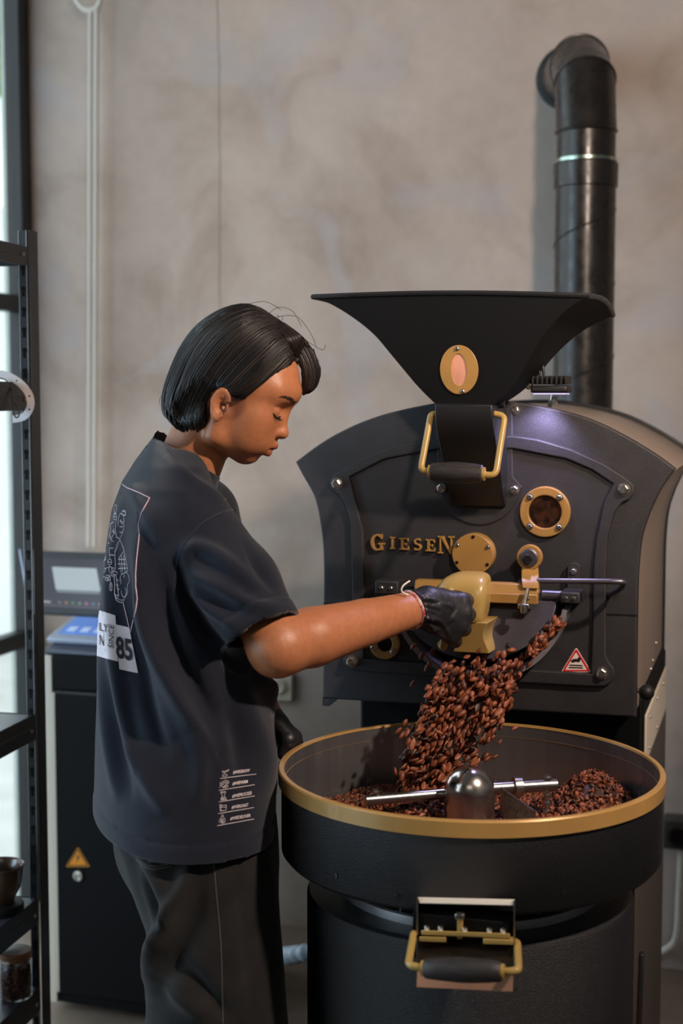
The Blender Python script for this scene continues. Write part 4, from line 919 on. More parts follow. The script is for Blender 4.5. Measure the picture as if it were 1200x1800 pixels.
# beans in the jar
pj = []
for _ in range(900):
    t = R2.rand()*6.2832; z = R2.uniform(.004, .062); r = (jr - .0065) if R2.rand() < .8 or z < .055 else (jr - .007)*math.sqrt(R2.rand())
    pj.append((jc[0] + r*math.cos(t), jc[1] + r*math.sin(t), jc[2] + z))
bm_ = bean_mass('jar_beans', np.array(pj), [rq() for _ in pj], [0.8]*len(pj), R2.choice(4, len(pj), p=[.3, .3, .1, .3]), 'roasted coffee beans filling the glass jar on the shelf')
build(MB().cyl((jc[0], jc[1], jc[2] + .003), (jc[0], jc[1], jc[2] + .058), jr - .008, n=24), 'bean_core', BMAT[3], bm_)
# falling stream
path = [(1120, 905, 985, .02), (1150, 800, 945, .10), (1180, 764, 925, .5), (1210, 750, 908, 1.0), (1250, 738, 893, 1.0), (1290, 722, 878, .9), (1330, 708, 862, .7), (1370, 698, 842, .5), (1410, 694, 815, .35)]
vs = [p_[0] for p_ in path]
def strm():
    while True:
        v = R2.uniform(1128, 1412); dens = np.interp(v, vs, [p_[3] for p_ in path])
        if R2.rand() > dens: continue
        l = np.interp(v, vs, [p_[1] for p_ in path]); r = np.interp(v, vs, [p_[2] for p_ in path])
        if v < 1175: 
            u = R2.uniform(l, r)
        else:
            tt = R2.beta(1.25, 1.9 if v > 1280 else 1.45); u = l + (r - l)*tt
        d = np.interp(v, [1130, 1180, 1280, 1412], [2.285, 2.255, 2.215, 2.185]) + R2.randn()*.016
        if v > 1300 and u > 772 and d > 2.0: d -= .0
        return u, v, d
beans = [strm() for _ in range(1080)]
for (u, v) in ((727,1137),(742,1153),(755,1168),(748,1174),(726,1202),(760,1147),(893,1245),(860,1330),(858,1300),(880,1262)): beans.append((u, v, 2.25))
for _ in range(26): beans.append((R2.uniform(694, 735), R2.uniform(1270, 1390), 2.2 + .02*R2.randn()))
for _ in range(14): beans.append((R2.uniform(845, 905), R2.uniform(1200, 1330), 2.23 + .02*R2.randn()))
for _ in range(110):
    t = R2.rand(); beans.append((930 + 52*t + R2.randn()*4, 1150 - 60*t + R2.randn()*5, 2.262 + .01*R2.rand()))
flow = nrm(at(745, 1330, 2.2) - at(850, 1180, 2.26))
P = np.array([at(*b_) for b_ in beans])
order = np.argsort([b_[2] for b_ in beans]); Q = []
for i in range(len(P)):
    ax = nrm(flow + R2.randn(3)*.33); q = Vector((1, 0, 0)).rotation_difference(Vector(ax)); Q.append(q @ Quaternion((1, 0, 0), R2.rand()*6.28))
mi = R2.choice(4, len(P), p=[.45, .18, .30, .07]); SC = R2.uniform(.9, 1.25, len(P))
for k, i in enumerate(order):
    if k >= 300: break
    o = bpy.data.objects.new('coffee_bean', bean_me[mi[i]]); col.objects.link(o); o.location = P[i]; o.rotation_mode = 'QUATERNION'; o.rotation_quaternion = Q[i]; o.scale = (SC[i]*1.36, SC[i]*1.08, SC[i]*1.08)
    tag(o, 'roasted coffee bean falling in the stream from the outlet into the tray', 'coffee bean', 'coffee beans falling from the outlet')
rest = order[300:]
bean_mass('falling_beans', P[rest], [Q[i] for i in rest], SC[rest]*1.18, mi[rest], 'inner mass of roasted beans pouring from the outlet')
# ------------------------------------------------------------------ signed-distance modelling for the figure
def sdf_mesh(f, xs, ys, zs, bs=8):
    xs, ys, zs = (np.asarray(a, np.float64) for a in (xs, ys, zs)); nx, ny, nz = len(xs), len(ys), len(zs)
    D = np.ones((nx, ny, nz), np.float32)
    bx = [(i, min(i + bs, nx)) for i in range(0, nx, bs)]; by = [(i, min(i + bs, ny)) for i in range(0, ny, bs)]; bz = [(i, min(i + bs, nz)) for i in range(0, nz, bs)]
    cen = lambda a, b: (np.array([(a[i] + a[j-1])/2 for i, j in b]), np.array([(a[j-1] - a[i])/2 for i, j in b]))
    (cxs, hx), (cys, hy), (czs, hz) = cen(xs, bx), cen(ys, by), cen(zs, bz)
    G = np.stack(np.meshgrid(cxs, cys, czs, indexing='ij'), -1).reshape(-1, 3)
    Hd = np.sqrt((hx[:, None, None]**2 + hy[None, :, None]**2 + hz[None, None, :]**2)).reshape(-1)
    dc = f(G); act = np.abs(dc) < Hd*1.25 + 0.008
    nby, nbz = len(by), len(bz)
    pts = []; idx = []
    for k in range(len(G)):
        i, r = divmod(k, nby*nbz); j, l = divmod(r, nbz)
        sl = (slice(*bx[i]), slice(*by[j]), slice(*bz[l]))
        if not act[k]:
            if dc[k] < 0: D[sl] = -1
            continue
        idx.append(sl); pts.append(np.stack(np.meshgrid(xs[sl[0]], ys[sl[1]], zs[sl[2]], indexing='ij'), -1).reshape(-1, 3))
    A = np.concatenate(pts); out = np.concatenate([f(A[i:i + 300000]) for i in range(0, len(A), 300000)]); o = 0
    for sl, p in zip(idx, pts):
        sh_ = tuple(s_.stop - s_.start for s_ in sl); D[sl] = out[o:o + len(p)].reshape(sh_); o += len(p)
    S_ = (D < 0)
    cnt = np.zeros((nx-1, ny-1, nz-1), np.uint8)
    for a in (0, 1):
        for b in (0, 1):
            for c in (0, 1): cnt += S_[a:nx-1+a, b:ny-1+b, c:nz-1+c]
    ci, cj, ck = np.nonzero((cnt > 0) & (cnt < 8)); n = len(ci)
    vid = -np.ones(cnt.shape, np.int64); vid[ci, cj, ck] = np.arange(n)
    acc = np.zeros((n, 3)); wt = np.zeros(n)
    X = [xs, ys, zs]
    for ax in range(3):
        for o1 in (0, 1):
            for o2 in (0, 1):
                off = [0, 0, 0]; oth = [a for a in range(3) if a != ax]; off[oth[0]] = o1; off[oth[1]] = o2
                i0 = (ci + off[0], cj + off[1], ck + off[2]); off2 = list(off); off2[ax] = 1; i1 = (ci + off2[0], cj + off2[1], ck + off2[2])
                d0, d1 = D[i0], D[i1]; m = (d0 < 0) != (d1 < 0)
                t = np.where(m, d0/(d0 - d1 + 1e-12), 0)
                P = np.stack([X[a][i0[a]] for a in range(3)], 1); Q_ = np.stack([X[a][i1[a]] for a in range(3)], 1)
                acc[m] += (P + (Q_ - P)*t[:, None])[m]; wt[m] += 1
    V = acc/wt[:, None]; Fc = []
    for ax in range(3):
        sl0 = [slice(None)]*3; sl1 = [slice(None)]*3; sl0[ax] = slice(0, -1); sl1[ax] = slice(1, None)
        a_ = S_[tuple(sl0)]; b_ = S_[tuple(sl1)]; e = a_ != b_
        I = np.array(np.nonzero(e)).T; o1, o2 = [(1, 2), (2, 0), (0, 1)][ax]
        ok = (I[:, o1] > 0) & (I[:, o2] > 0) & (I[:, o1] < cnt.shape[o1]) & (I[:, o2] < cnt.shape[o2]) & (I[:, ax] < cnt.shape[ax]); I = I[ok]
        q = []
        for d1_, d2_ in ((0, 0), (1, 0), (1, 1), (0, 1)):
            J = I.copy(); J[:, o1] -= d1_; J[:, o2] -= d2_; q.append(vid[J[:, 0], J[:, 1], J[:, 2]])
        q = np.stack(q, 1); fl = ~a_[I[:, 0], I[:, 1], I[:, 2]] if True else None
        q[fl] = q[fl][:, ::-1]; Fc.append(q)
    Fc = np.concatenate(Fc); Fc = Fc[(Fc >= 0).all(1)]
    return V, Fc
def smin(a, b, k): h = np.clip(0.5 + 0.5*(b - a)/k, 0, 1); return b + (a - b)*h - k*h*(1 - h)
def smax(a, b, k): return -smin(-a, -b, k)
def cap(p, a, b, ra, rb):
    a = np.asarray(a, float); b = np.asarray(b, float); ab = b - a; t = np.clip(((p - a) @ ab)/(ab @ ab), 0, 1)
    return np.linalg.norm(p - a - t[:, None]*ab, axis=1) - (ra + (rb - ra)*t)
def ell(p, c, r):
    q = p - np.asarray(c, float); r = np.asarray(r, float); k0 = np.linalg.norm(q/r, axis=1); k1 = np.linalg.norm(q/(r*r), axis=1) + 1e-9
    return k0*(k0 - 1)/k1
def vnormals(V, Fc):
    N_ = np.zeros_like(V); n = np.cross(V[Fc[:, 2]] - V[Fc[:, 0]], V[Fc[:, 3]] - V[Fc[:, 1]])
    for k in range(4):
        for c in range(3): N_[:, c] += np.bincount(Fc[:, k], n[:, c], len(V))
    return N_/(np.linalg.norm(N_, axis=1, keepdims=True) + 1e-12)
def relax(V, Fc, it=2, lam=0.5):
    E_ = np.concatenate([Fc[:, [0, 1]], Fc[:, [1, 2]], Fc[:, [2, 3]], Fc[:, [3, 0]]]); E_ = np.concatenate([E_, E_[:, ::-1]])
    deg = np.bincount(E_[:, 0], minlength=len(V))[:, None]
    for k in range(it*2):
        S2 = np.stack([np.bincount(E_[:, 0], V[E_[:, 1], c], len(V)) for c in range(3)], 1); V = V + (lam if k % 2 == 0 else -lam*1.02)*(S2/np.maximum(deg, 1) - V)
    return V
def arr_build(V, Fc, name, mat_, parent=None, origin=None, solid=0.0):
    used = np.unique(Fc); mp_ = -np.ones(len(V), int); mp_[used] = np.arange(len(used)); V = V[used]; Fc = mp_[Fc]
    mb = MB(); mb.v = [tuple(x) for x in V]; mb.f = [tuple(map(int, x)) for x in Fc]
    o = build(mb, name, mat_, parent, angle=None, origin=origin)
    if solid:
        m = o.modifiers.new('thickness', 'SOLIDIFY'); m.thickness = solid; m.offset = -1
    return o
def grid(lo, hi, h): return np.arange(lo, hi + h, h)

# ------------------------------------------------------------------ the worker
HD = 2.12; PSI = math.radians(15)
FB = RT*math.cos(PSI) + FH*math.sin(PSI); LB = FH*math.cos(PSI) - RT*math.sin(PSI)       # facing, and his left (away from the camera)
# head frame
hy_ = math.radians(-6); hp_ = math.radians(25); kh = HD/FPX
hF0 = RT*math.cos(hy_) + FH*math.sin(hy_); hL = FH*math.cos(hy_) - RT*math.sin(hy_)
hF = hF0*math.cos(hp_) - ZU*math.sin(hp_); hU = ZU*math.cos(hp_) + hF0*math.sin(hp_)
HO = at(402, 716, HD)
HM = np.stack([hF, hL, hU])                      # rows: local axes
def H2W(q): return HO + np.asarray(q, float) @ HM
def W2H(p): return (p - HO) @ HM.T
def hpx(u, v, l=0.0):                            # photo pixel -> head-local point at lateral offset l
    r = ray(u, v) @ HM.T; c = (CAM - HO) @ HM.T; t = (l - c[1])/r[1]; return c + r*t
def head_sdf(q):
    ql = q.copy(); ql[:, 1] = np.abs(ql[:, 1])
    d = ell(q, (-.010, 0, .056), (.090, .069, .078))
    d = smin(d, ell(q, (.034, 0, .048), (.051, .060, .052)), .02)          # forehead
    d = smin(d, ell(q, (.032, 0, -.006), (.052, .054, .058)), .02)         # mid face
    d = smin(d, ell(ql, (.044, .037, .004), (.026, .022, .026)), .018)     # cheekbone
    d = smin(d, ell(ql, (.040, .030, -.026), (.030, .022, .026)), .02)     # cheek
    d = smin(d, cap(ql, (-.002, .054, -.010), (.006, .047, -.042), .012, .011), .02)
    d = smin(d, cap(ql, (.006, .047, -.042), (.050, .012, -.053), .011, .011), .016)
    d = smin(d, ell(q, (.0525, 0, -.0520), (.0175, .021, .0125)), .012)    # chin
    d = smin(d, ell(q, (.0640, 0, -.024), (.0200, .027, .022)), .014)      # mouth mound
    d = smin(d, cap(ql, (.078, .008, .060), (.060, .040, .056), .010, .012), .016)   # brow ridge
    d = smax(d, -ell(ql, (.0890, .029, .0300), (.0165, .017, .0100)), .012)  # eye sockets
    d = smin(d, ell(ql, (.0625, .0300, .0260), (.0135, .0155, .0105)), .005)
    d = smax(d, -cap(ql, (.0790, .0160, .0335), (.0700, .0440, .0330), .0012, .0010), .003)  # lids over the eyes
    d = smin(d, cap(q, (.0735, 0, .034), (.0835, 0, .006), .0065, .0090), .010)      # nose bridge
    d = smin(d, ell(q, (.0880, 0, -.0002), (.0104, .0122, .0098)), .005)    # tip
    d = smin(d, ell(ql, (.0775, .0118, -.0030), (.0110, .0068, .0078)), .004)         # wings
    d = smax(d, -ell(ql, (.0835, .0062, -.0115), (.0055, .0032, .0036)), .002)        # nostrils
    d = smin(d, cap(ql, (.0862, 0, -.0225), (.0680, .0205, -.0285), .0060, .0034), .004)   # upper lip
    d = smin(d, cap(ql, (.0805, 0, -.0362), (.0670, .0180, -.0315), .0072, .0038), .004)   # lower lip
    d = smax(d, -cap(ql, (.0930, 0, -.0296), (.0690, .0235, -.0300), .0014, .0010), .003)  # mouth line
    d = smax(d, -ell(q, (.0800, 0, -.0480), (.0095, .016, .0048)), .005)   # fold above the chin
    # ear
    e0 = hpx(388, 711, -.0690); e = ql - np.array([e0[0], .0690, e0[2]]); ca, sa = math.cos(math.radians(-7)), math.sin(math.radians(-7))
    ef = e[:, 0]*ca - e[:, 2]*sa; eu = e[:, 0]*sa + e[:, 2]*ca; el = e[:, 1] - .10*(-ef) - .004
    rx = np.where(eu > 0, .0118, .0108 - .10*np.clip(-eu, 0, .022)); rr2 = np.sqrt((ef/rx)**2 + (eu/.0205)**2)
    helix = np.sqrt(((rr2 - 1)*.0125)**2 + (el - .0035)**2) - .0032
    helix = np.where((ef > .006) & (eu < .006) & (eu > -.014), helix + .004, helix)
    plate_ = np.maximum((rr2 - 1)*.0118, np.abs(el + .001) - .0028)
    anti = np.sqrt(((np.sqrt(((ef + .0005)/.0068)**2 + ((eu - .001)/.0125)**2) - 1)*.008)**2 + (el - .0030)**2) - .0021
    anti = np.where(ef > .0025, anti + .004, anti)
    lobe = np.linalg.norm(np.stack([(ef - .0015)/1.0, (el - .001)*1.5, (eu + .0185)*.9], 1), axis=1) - .0062
    trag = np.linalg.norm(np.stack([ef - .0095, (el - .0015), (eu + .003)*.7], 1), axis=1) - .0036
    ear = smin(smin(smin(helix, plate_, .003), anti, .002), smin(lobe, trag, .001), .003)
    ear = smax(ear, -np.linalg.norm(np.stack([(ef - .0030)/.0064, (el - .004)/.0075, (eu + .0020)/.0095], 1), axis=1)*.0065 + .0065, .002)
    ear = np.where(np.abs(e).max(1) > .05, np.linalg.norm(e, axis=1) - .03, ear)
    return smin(d, ear, .004)
# body joints
NB = at(314, 818, 2.14); SHR = at(352, 935, 2.02); ELB = at(490, 1136, 1.95); WRI = at(729, 1070, 2.135)
SHL = at(322, 915, 2.29); ELL_ = at(408, 1180, 2.33); WRL = at(476, 1275, 2.26)
PEL = at(332, 1470, 2.15); CHE = at(300, 975, 2.16)
def leg_axis(side):                              # hip, knee, ankle
    o = FH*(.085*side)
    hip = PEL + o + zz*(-.02); kn = at(384, 1800, 2.15) + o*1.05; an = kn.copy(); an[2] = .09; an = an - FB*.03
    return hip, kn, an
HIPR, KNR, ANR = leg_axis(-1); HIPL, KNL, ANL = leg_axis(1)
def body_sdf(p):
    d = cap(p, NB - zz*.04, H2W((-.022, 0, -.010)), .049, .046)
    d = smin(d, cap(p, SHR + zz*.006 + LB*.03, SHL + zz*.006 - LB*.03, .040, .040), .035)
    d = smin(d, cap(p, CHE, PEL, .070, .080), .04)
    d = smin(d, cap(p, CHE + LB*.06, CHE - LB*.06, .066, .066), .04)
    for (s_, e_, w_) in ((SHR, ELB, WRI), (SHL, ELL_, WRL)):
        d = smin(d, cap(p, s_, e_, .043, .038), .03)
        t1 = e_ + (w_ - e_)*.22
        fo = smin(cap(p, e_, t1, .0375, .0425), smin(cap(p, t1, e_ + (w_ - e_)*.60, .0425, .0345), cap(p, e_ + (w_ - e_)*.60, w_ + (w_ - e_)*.06, .0345, .0250), .004), .004)
        d = smin(d, fo, .018)
        d = smin(d, cap(p, e_ - (w_ - e_)*.03 - zz*.004, e_, .030, .030), .02)
    for (h_, k_, a_) in ((HIPR, KNR, ANR), (HIPL, KNL, ANL)):
        d = smin(d, cap(p, h_, k_, .072, .05), .03); d = smin(d, cap(p, k_, a_, .05, .034), .03)
    q = W2H(p); near = np.linalg.norm(q - np.array([0, 0, .03]), axis=1) < .24
    if near.any():
        dh = np.full(len(p), 1.0); dh[near] = head_sdf(q[near])
        dh[~near] = np.linalg.norm(q[~near] - np.array([0, 0, .03]), axis=1) - .15
        d = smin(d, dh, .012)
    return d
cs_ = [H2W((f_, l_, u_)) for f_ in (-.12, .105) for l_ in (-.085, .085) for u_ in (-.075, .15)]; cs_ = np.array(cs_); hlo = cs_.min(0); hhi = cs_.max(0)
jt = np.array([SHR, SHL, ELB, WRI, ELL_, WRL, ANR, ANL, HIPR, HIPL, KNR, KNL])
blo = jt.min(0) - .13; bhi = jt.max(0) + .13; blo[2] = .05; bhi[2] = hhi[2] + .01
def axis_grid(lo, hi, a, b, hf, hc):
    L = []
    if lo < a: L.append(np.linspace(lo, a, max(2, int((a - lo)/hc) + 1))[:-1])
    L.append(np.linspace(a, min(b, hi), int((min(b, hi) - a)/hf) + 1))
    if b < hi: L.append(np.linspace(b, hi, max(2, int((hi - b)/hc) + 1))[1:])
    return np.concatenate(L)
HF = 0.0020
bV, bF = sdf_mesh(body_sdf, axis_grid(blo[0], bhi[0], hlo[0], hhi[0], HF, .0065), axis_grid(blo[1], bhi[1], hlo[1], hhi[1], HF, .0065), axis_grid(blo[2], bhi[2], hlo[2] - .02, hhi[2] + .012, HF, .0065))
bV0 = relax(bV, bF, 2, .4); bV1 = relax(bV0, bF, 14, .5)
wh = np.clip((np.linalg.norm(W2H(bV) - np.array([.0, 0, .03]), axis=1) - .13)/.05, 0, 1)[:, None]; bV = bV0*(1 - wh) + bV1*wh
def skin_mat():
    m = mat('skin', rgb(180, 116, 79), 0.40, var=0.06, vscale=120, bump=0.22, bscale=700, sss=0.12)
    nt = m.node_tree; N = nt.nodes; L = nt.links; b = N['Principled BSDF']
    src = b.inputs['Base Color'].links[0].from_socket
    at_ = N.new('ShaderNodeAttribute'); at_.attribute_name = 'tone'
    sp = N.new('ShaderNodeSeparateColor'); L.new(at_.outputs['Color'], sp.inputs[0])
    def over(src, fac, colr):
        x = N.new('ShaderNodeMix'); x.data_type = 'RGBA'; L.new(fac, x.inputs[0]); L.new(src, x.inputs[6]); x.inputs[7].default_value = colr; return x.outputs[2]
    s1 = over(src, sp.outputs[0], rgb(158, 82, 72)); s2 = over(s1, sp.outputs[1], rgb(110, 66, 50)); L.new(s2, b.inputs['Base Color'])
    return m
M['skin'] = skin_mat()
feet = (HIPR + HIPL)/2; feet[2] = 0
person = arr_build(bV, bF, 'person', M['skin'], None, origin=tuple(feet))
tag(person, 'person with chin-length black hair in a dark printed t-shirt reaching to the roaster outlet', 'person')
me = person.data; co = np.zeros(len(me.vertices)*3); me.vertices.foreach_get('co', co); q = W2H(co.reshape(-1, 3) + feet); ql = q.copy(); ql[:, 1] = abs(ql[:, 1])
lipd = np.minimum(cap(ql, (.088, 0, -.0235), (.0685, .0195, -.0285), .0050, .0030), cap(ql, (.082, 0, -.0355), (.0675, .0170, -.0318), .0064, .0030))
lip = np.clip(1 - (lipd - .0)/.0025, 0, 1)*(np.linalg.norm(q - [.075, 0, -.027], axis=1) < .035)
stub = np.clip(1 - ell(ql, (.012, .068, .010), (.018, .02, .022))/.006, 0, 1)*.55*(ql[:, 0] > .004)
tone = np.zeros((len(q), 4), np.float32); tone[:, 0] = lip*.9; tone[:, 1] = stub; tone[:, 3] = 1
ca_ = me.color_attributes.new('tone', 'FLOAT_COLOR', 'POINT'); ca_.data.foreach_set('color', tone.ravel())

# ---- t-shirt
TD = 2.14
tab = [(745, 282, 318, .030), (768, 268, 338, .055), (790, 248, 354, .098), (815, 227, 368, .143), (850, 205, 382, .172), (900, 189, 403, .190), (1000, 176, 436, .204), (1100, 171, 458, .208), (1200, 167, 478, .212), (1300, 163, 482, .215), (1420, 160, 484, .220), (1530, 162, 486, .223)]
tz = []; tc_ = []; ta = []; tb = []
for v, uL, uR, a in tab:
    c = at((uL + uR)/2, v, TD); h = (uR - uL)/2*TD/FPX; bq = math.sqrt(max(h*h - (a*math.sin(PSI))**2, .0004))/math.cos(PSI)
    tz.append(c[2]); tc_.append(c); ta.append(a); tb.append(bq)
tz = np.array(tz)[::-1]; tc_ = np.array(tc_)[::-1]; ta = np.array(ta)[::-1]; tb = np.array(tb)[::-1]
SL0 = at(344, 935, 2.020); SL1 = at(414, 1030, 1.975); SL2 = at(463, 1120, 1.945); SL3 = at(500, 1190, 1.925)
SLL0 = at(345, 910, 2.29); SLL1 = at(400, 1110, 2.36)
sn = nrm(SL2 - SL1); SE = (at(515, 1078, 1.945) + at(403, 1149, 1.945))/2
CA = at(272, 766, 2.14); CB_ = at(383, 841, 2.13); cn = nrm(np.cross(CB_ - CA, LB)); cn = cn if cn[2] > 0 else -cn; e1 = nrm(CB_ - CA); CC_ = (CA + CB_)/2
def shirt_sdf(p):
    z = p[:, 2]; c = np.stack([np.interp(z, tz, tc_[:, k]) for k in range(2)], 1); a = np.interp(z, tz, ta); b = np.interp(z, tz, tb)
    fl = (p[:, :2] - c) @ FB[:2]; ll = (p[:, :2] - c) @ LB[:2]
    k = (np.abs(fl/b)**2.25 + np.abs(ll/a)**2.25)**(1/2.25); d = (k - 1)*np.minimum(a, b)*.95
    d = np.maximum(d, np.maximum(z - tz[-1], tz[0] - z))
    s_ = smin(cap(p, SL0, SL1, .060, .0585), cap(p, SL1, SL3, .0585, .0575), .02)
    s_ = smax(s_, (p - SE) @ sn, .003)
    s2 = cap(p, SLL0, SLL1, .070, .058)
    d = smin(smin(d, s_, .022), s2, .03)
    rel = p - CC_; x1 = (rel @ e1)/.0590; x2 = (rel @ LB)/.0620; kk_ = np.sqrt(x1**2 + x2**2)
    return smax(d, rel @ cn + .003 - np.maximum(0, kk_ - 1.12)*.075, .005)
allp = np.array([SL3, SLL1, tc_[0] + FB*.2, tc_[0] - FB*.2, tc_[0] + LB*.25, tc_[0] - LB*.25, SL0 - LB*.07])
slo = allp.min(0) - .08; shi = allp.max(0) + .08; slo[2] = .82; shi[2] = 1.45
tV, tF = sdf_mesh(shirt_sdf, grid(slo[0], shi[0], .0036), grid(slo[1], shi[1], .0036), grid(slo[2], shi[2], .0036))
tV = relax(tV, tF, 3, .45); tN = vnormals(tV, tF)
# drape: ridges and hollows along lines over the cloth (real relief, modelled where the folds run)
def seg_dist(U, Vp, pts):
    d = np.full(len(U), 1e9); s_ = np.zeros(len(U)); L = 0; tot = sum(math.dist(pts[i], pts[i+1]) for i in range(len(pts)-1)); side = np.zeros(len(U))
    for (ax, ay), (bx_, by_) in zip(pts[:-1], pts[1:]):
        l = math.dist((ax, ay), (bx_, by_)); t = np.clip(((U - ax)*(bx_ - ax) + (Vp - ay)*(by_ - ay))/l**2, 0, 1)
        ex, ey = U - ax - t*(bx_ - ax), Vp - ay - t*(by_ - ay); dd = np.hypot(ex, ey); m = dd < d
        d[m] = dd[m]; s_[m] = (L + t[m]*l)/tot; side[m] = np.sign(ex*(by_ - ay) - ey*(bx_ - ax))[m]; L += l
    return d, s_, side
def drape(V, N_, folds):
    u, v, _ = proj(V); vis = np.clip(((CAM - V)/np.linalg.norm(CAM - V, axis=1, keepdims=True)*N_).sum(1)*2.5 + .35, 0, 1)
    disp = np.zeros(len(V))
    for pts, amp, wpx, asym in folds:
        pts = [tuple(x) for x in smooth_path(pts, 4)]; d, s_, side = seg_dist(u, v, pts); ww = wpx*(1 + asym*side)
        disp += amp*np.exp(-(d/ww)**2)*np.sin(np.pi*np.clip(s_*.96 + .02, 0, 1))**.6
    return V + N_*(disp*vis)[:, None]
FA = 2.2
folds = [
 ([(250, 930), (258, 1010), (266, 1090), (290, 1165), (325, 1240), (372, 1315)], .013, 17, -.35),
 ([(285, 1010), (300, 1100), (335, 1190), (380, 1270)], -.007, 16, 0),
 ([(212, 880), (204, 980), (206, 1080), (213, 1170), (224, 1260), (246, 1345)], .0090, 12, -.3),
 ([(232, 1000), (238, 1120), (258, 1230), (290, 1320)], -.007, 14, 0),
 ([(182, 1040), (184, 1160), (192, 1290), (206, 1400)], .0065, 9, -.2),
 ([(196, 1190), (206, 1300), (228, 1400)], -.005, 10, 0),
 ([(235, 1300), (262, 1370), (300, 1430)], .006, 18, 0),
 ([(330, 1290), (352, 1340), (345, 1420)], .005, 16, 0),
 ([(310, 985), (318, 1040), (350, 1105), (395, 1160), (430, 1185)], -.010, 12, .3),
 ([(318, 985), (345, 960), (395, 985), (452, 1035)], .0060, 13, 0),
 ([(335, 1010), (385, 1030), (440, 1062), (492, 1072)], .0055, 12, 0),
 ([(328, 1040), (372, 1070), (420, 1105)], .005, 11, 0),
 ([(430, 950), (455, 1000), (486, 1040)], -.004, 10, 0),
 ([(420, 1190), (440, 1260), (470, 1330), (480, 1400)], .006, 20, 0),
 ([(400, 1230), (420, 1300), (430, 1380)], -.005, 18, 0),
 ([(290, 800), (330, 840), (395, 880)], .003, 10, 0),
 ([(225, 850), (262, 905), (285, 960)], .004, 14, 0),
 ([(440, 1190), (480, 1215), (488, 1260)], .008, 14, 0)]
tV = drape(tV, tN, [(a, b*FA, c, d) for a, b, c, d in folds]); tV = relax(tV, tF, 1, .4); tN = vnormals(tV, tF)
# openings: neck, hem, sleeves
dsl_ = (tV - SE) @ sn; rs_ = np.linalg.norm(np.cross(tV - SE, sn), axis=1)
dtor = None
def torso_only(p):
    z = p[:, 2]; c = np.stack([np.interp(z, tz, tc_[:, k]) for k in range(2)], 1); a = np.interp(z, tz, ta); b = np.interp(z, tz, tb)
    fl = (p[:, :2] - c) @ FB[:2]; ll = (p[:, :2] - c) @ LB[:2]
    return ((np.abs(fl/b)**2.25 + np.abs(ll/a)**2.25)**(1/2.25) - 1)*np.minimum(a, b)
dtor = torso_only(tV)
dsl = np.where((rs_ < .09) & (dtor > .012), dsl_ + 0.0, -1)
sn2 = nrm(SLL1 - SLL0); dsl2 = -np.ones(len(tV)); _unused = np.where(((tV - SLL0) @ LB > -.06) & (np.linalg.norm(np.cross(tV - SLL0, sn2), axis=1) < .08) & (dtor > .012), (tV - SLL1) @ sn2, -1)
fwd_ = (tV - tc_[0]) @ FB
dhem = (.868 - .06*np.clip(fwd_, -.2, .2) + .004*np.sin(fwd_*22)) - tV[:, 2]
edge = dhem; endcap = (dsl > -.0040) & (rs_ < .0535)
band = np.zeros(len(tV))
for dd, wv, am in ((dsl, .024, .0012), (dhem, .025, .0014)):
    band += am*((dd > -wv) & (dd < .01)) - .0014*np.exp(-((dd + wv)/.0028)**2)
tV = tV + tN*band[:, None]
# snap the border vertices onto the cut so edges come out clean
keep = (edge[tF] < .0036).all(1) & ~endcap[tF].all(1); snap = (edge > 0) & (edge < .0036)
tF2 = tF[keep]
grad = {2: (dhem, -zz)}
for k_ in grad:
    dd, nn = grad[k_]; m = (dd > 0) & (dd < .0036) & (dd == edge); tV[m] -= nn*dd[m][:, None]
M['shirt'] = mat('washed_black_cotton', rgb(24, 28, 41), 0.85, var=0.10, vscale=40, bump=0.25, bscale=900, sheen=0.25, spec=0.2)
shirt = arr_build(tV, tF2, 'tshirt', M['shirt'], person, solid=.0018)
# ribbed collar band
cc_ = (CA + CB_)/2; rings = []
for i in range(56):
    t = 2*math.pi*i/56; rd = e1*math.cos(t)*.0575 + LB*math.sin(t)*.0605; ou = nrm(rd); base = cc_ + rd - cn*(.0050 + .004*math.sin(t)**2 + .007*max(0, -math.cos(t))**2) + e1*.004*max(0, -math.cos(t))
    rings.append([base + cn*.0060 - ou*.0022, base + cn*.0072 - ou*.0002, base + cn*.0062 + ou*.0022, base - cn*.0020 + ou*.0046, base - cn*.0095 + ou*.0074, base - cn*.0105 + ou*.0050, base - cn*.002 + ou*.0010])
rings.append(rings[0])
build(MB().loft(rings, False, False), 'collar', M['shirt'], shirt, angle=70)
tag(shirt, 'dark washed t-shirt with white line print on its back and hem')
SBV = BVHTree.FromPolygons([tuple(x) for x in tV], [tuple(map(int, x)) for x in tF2])

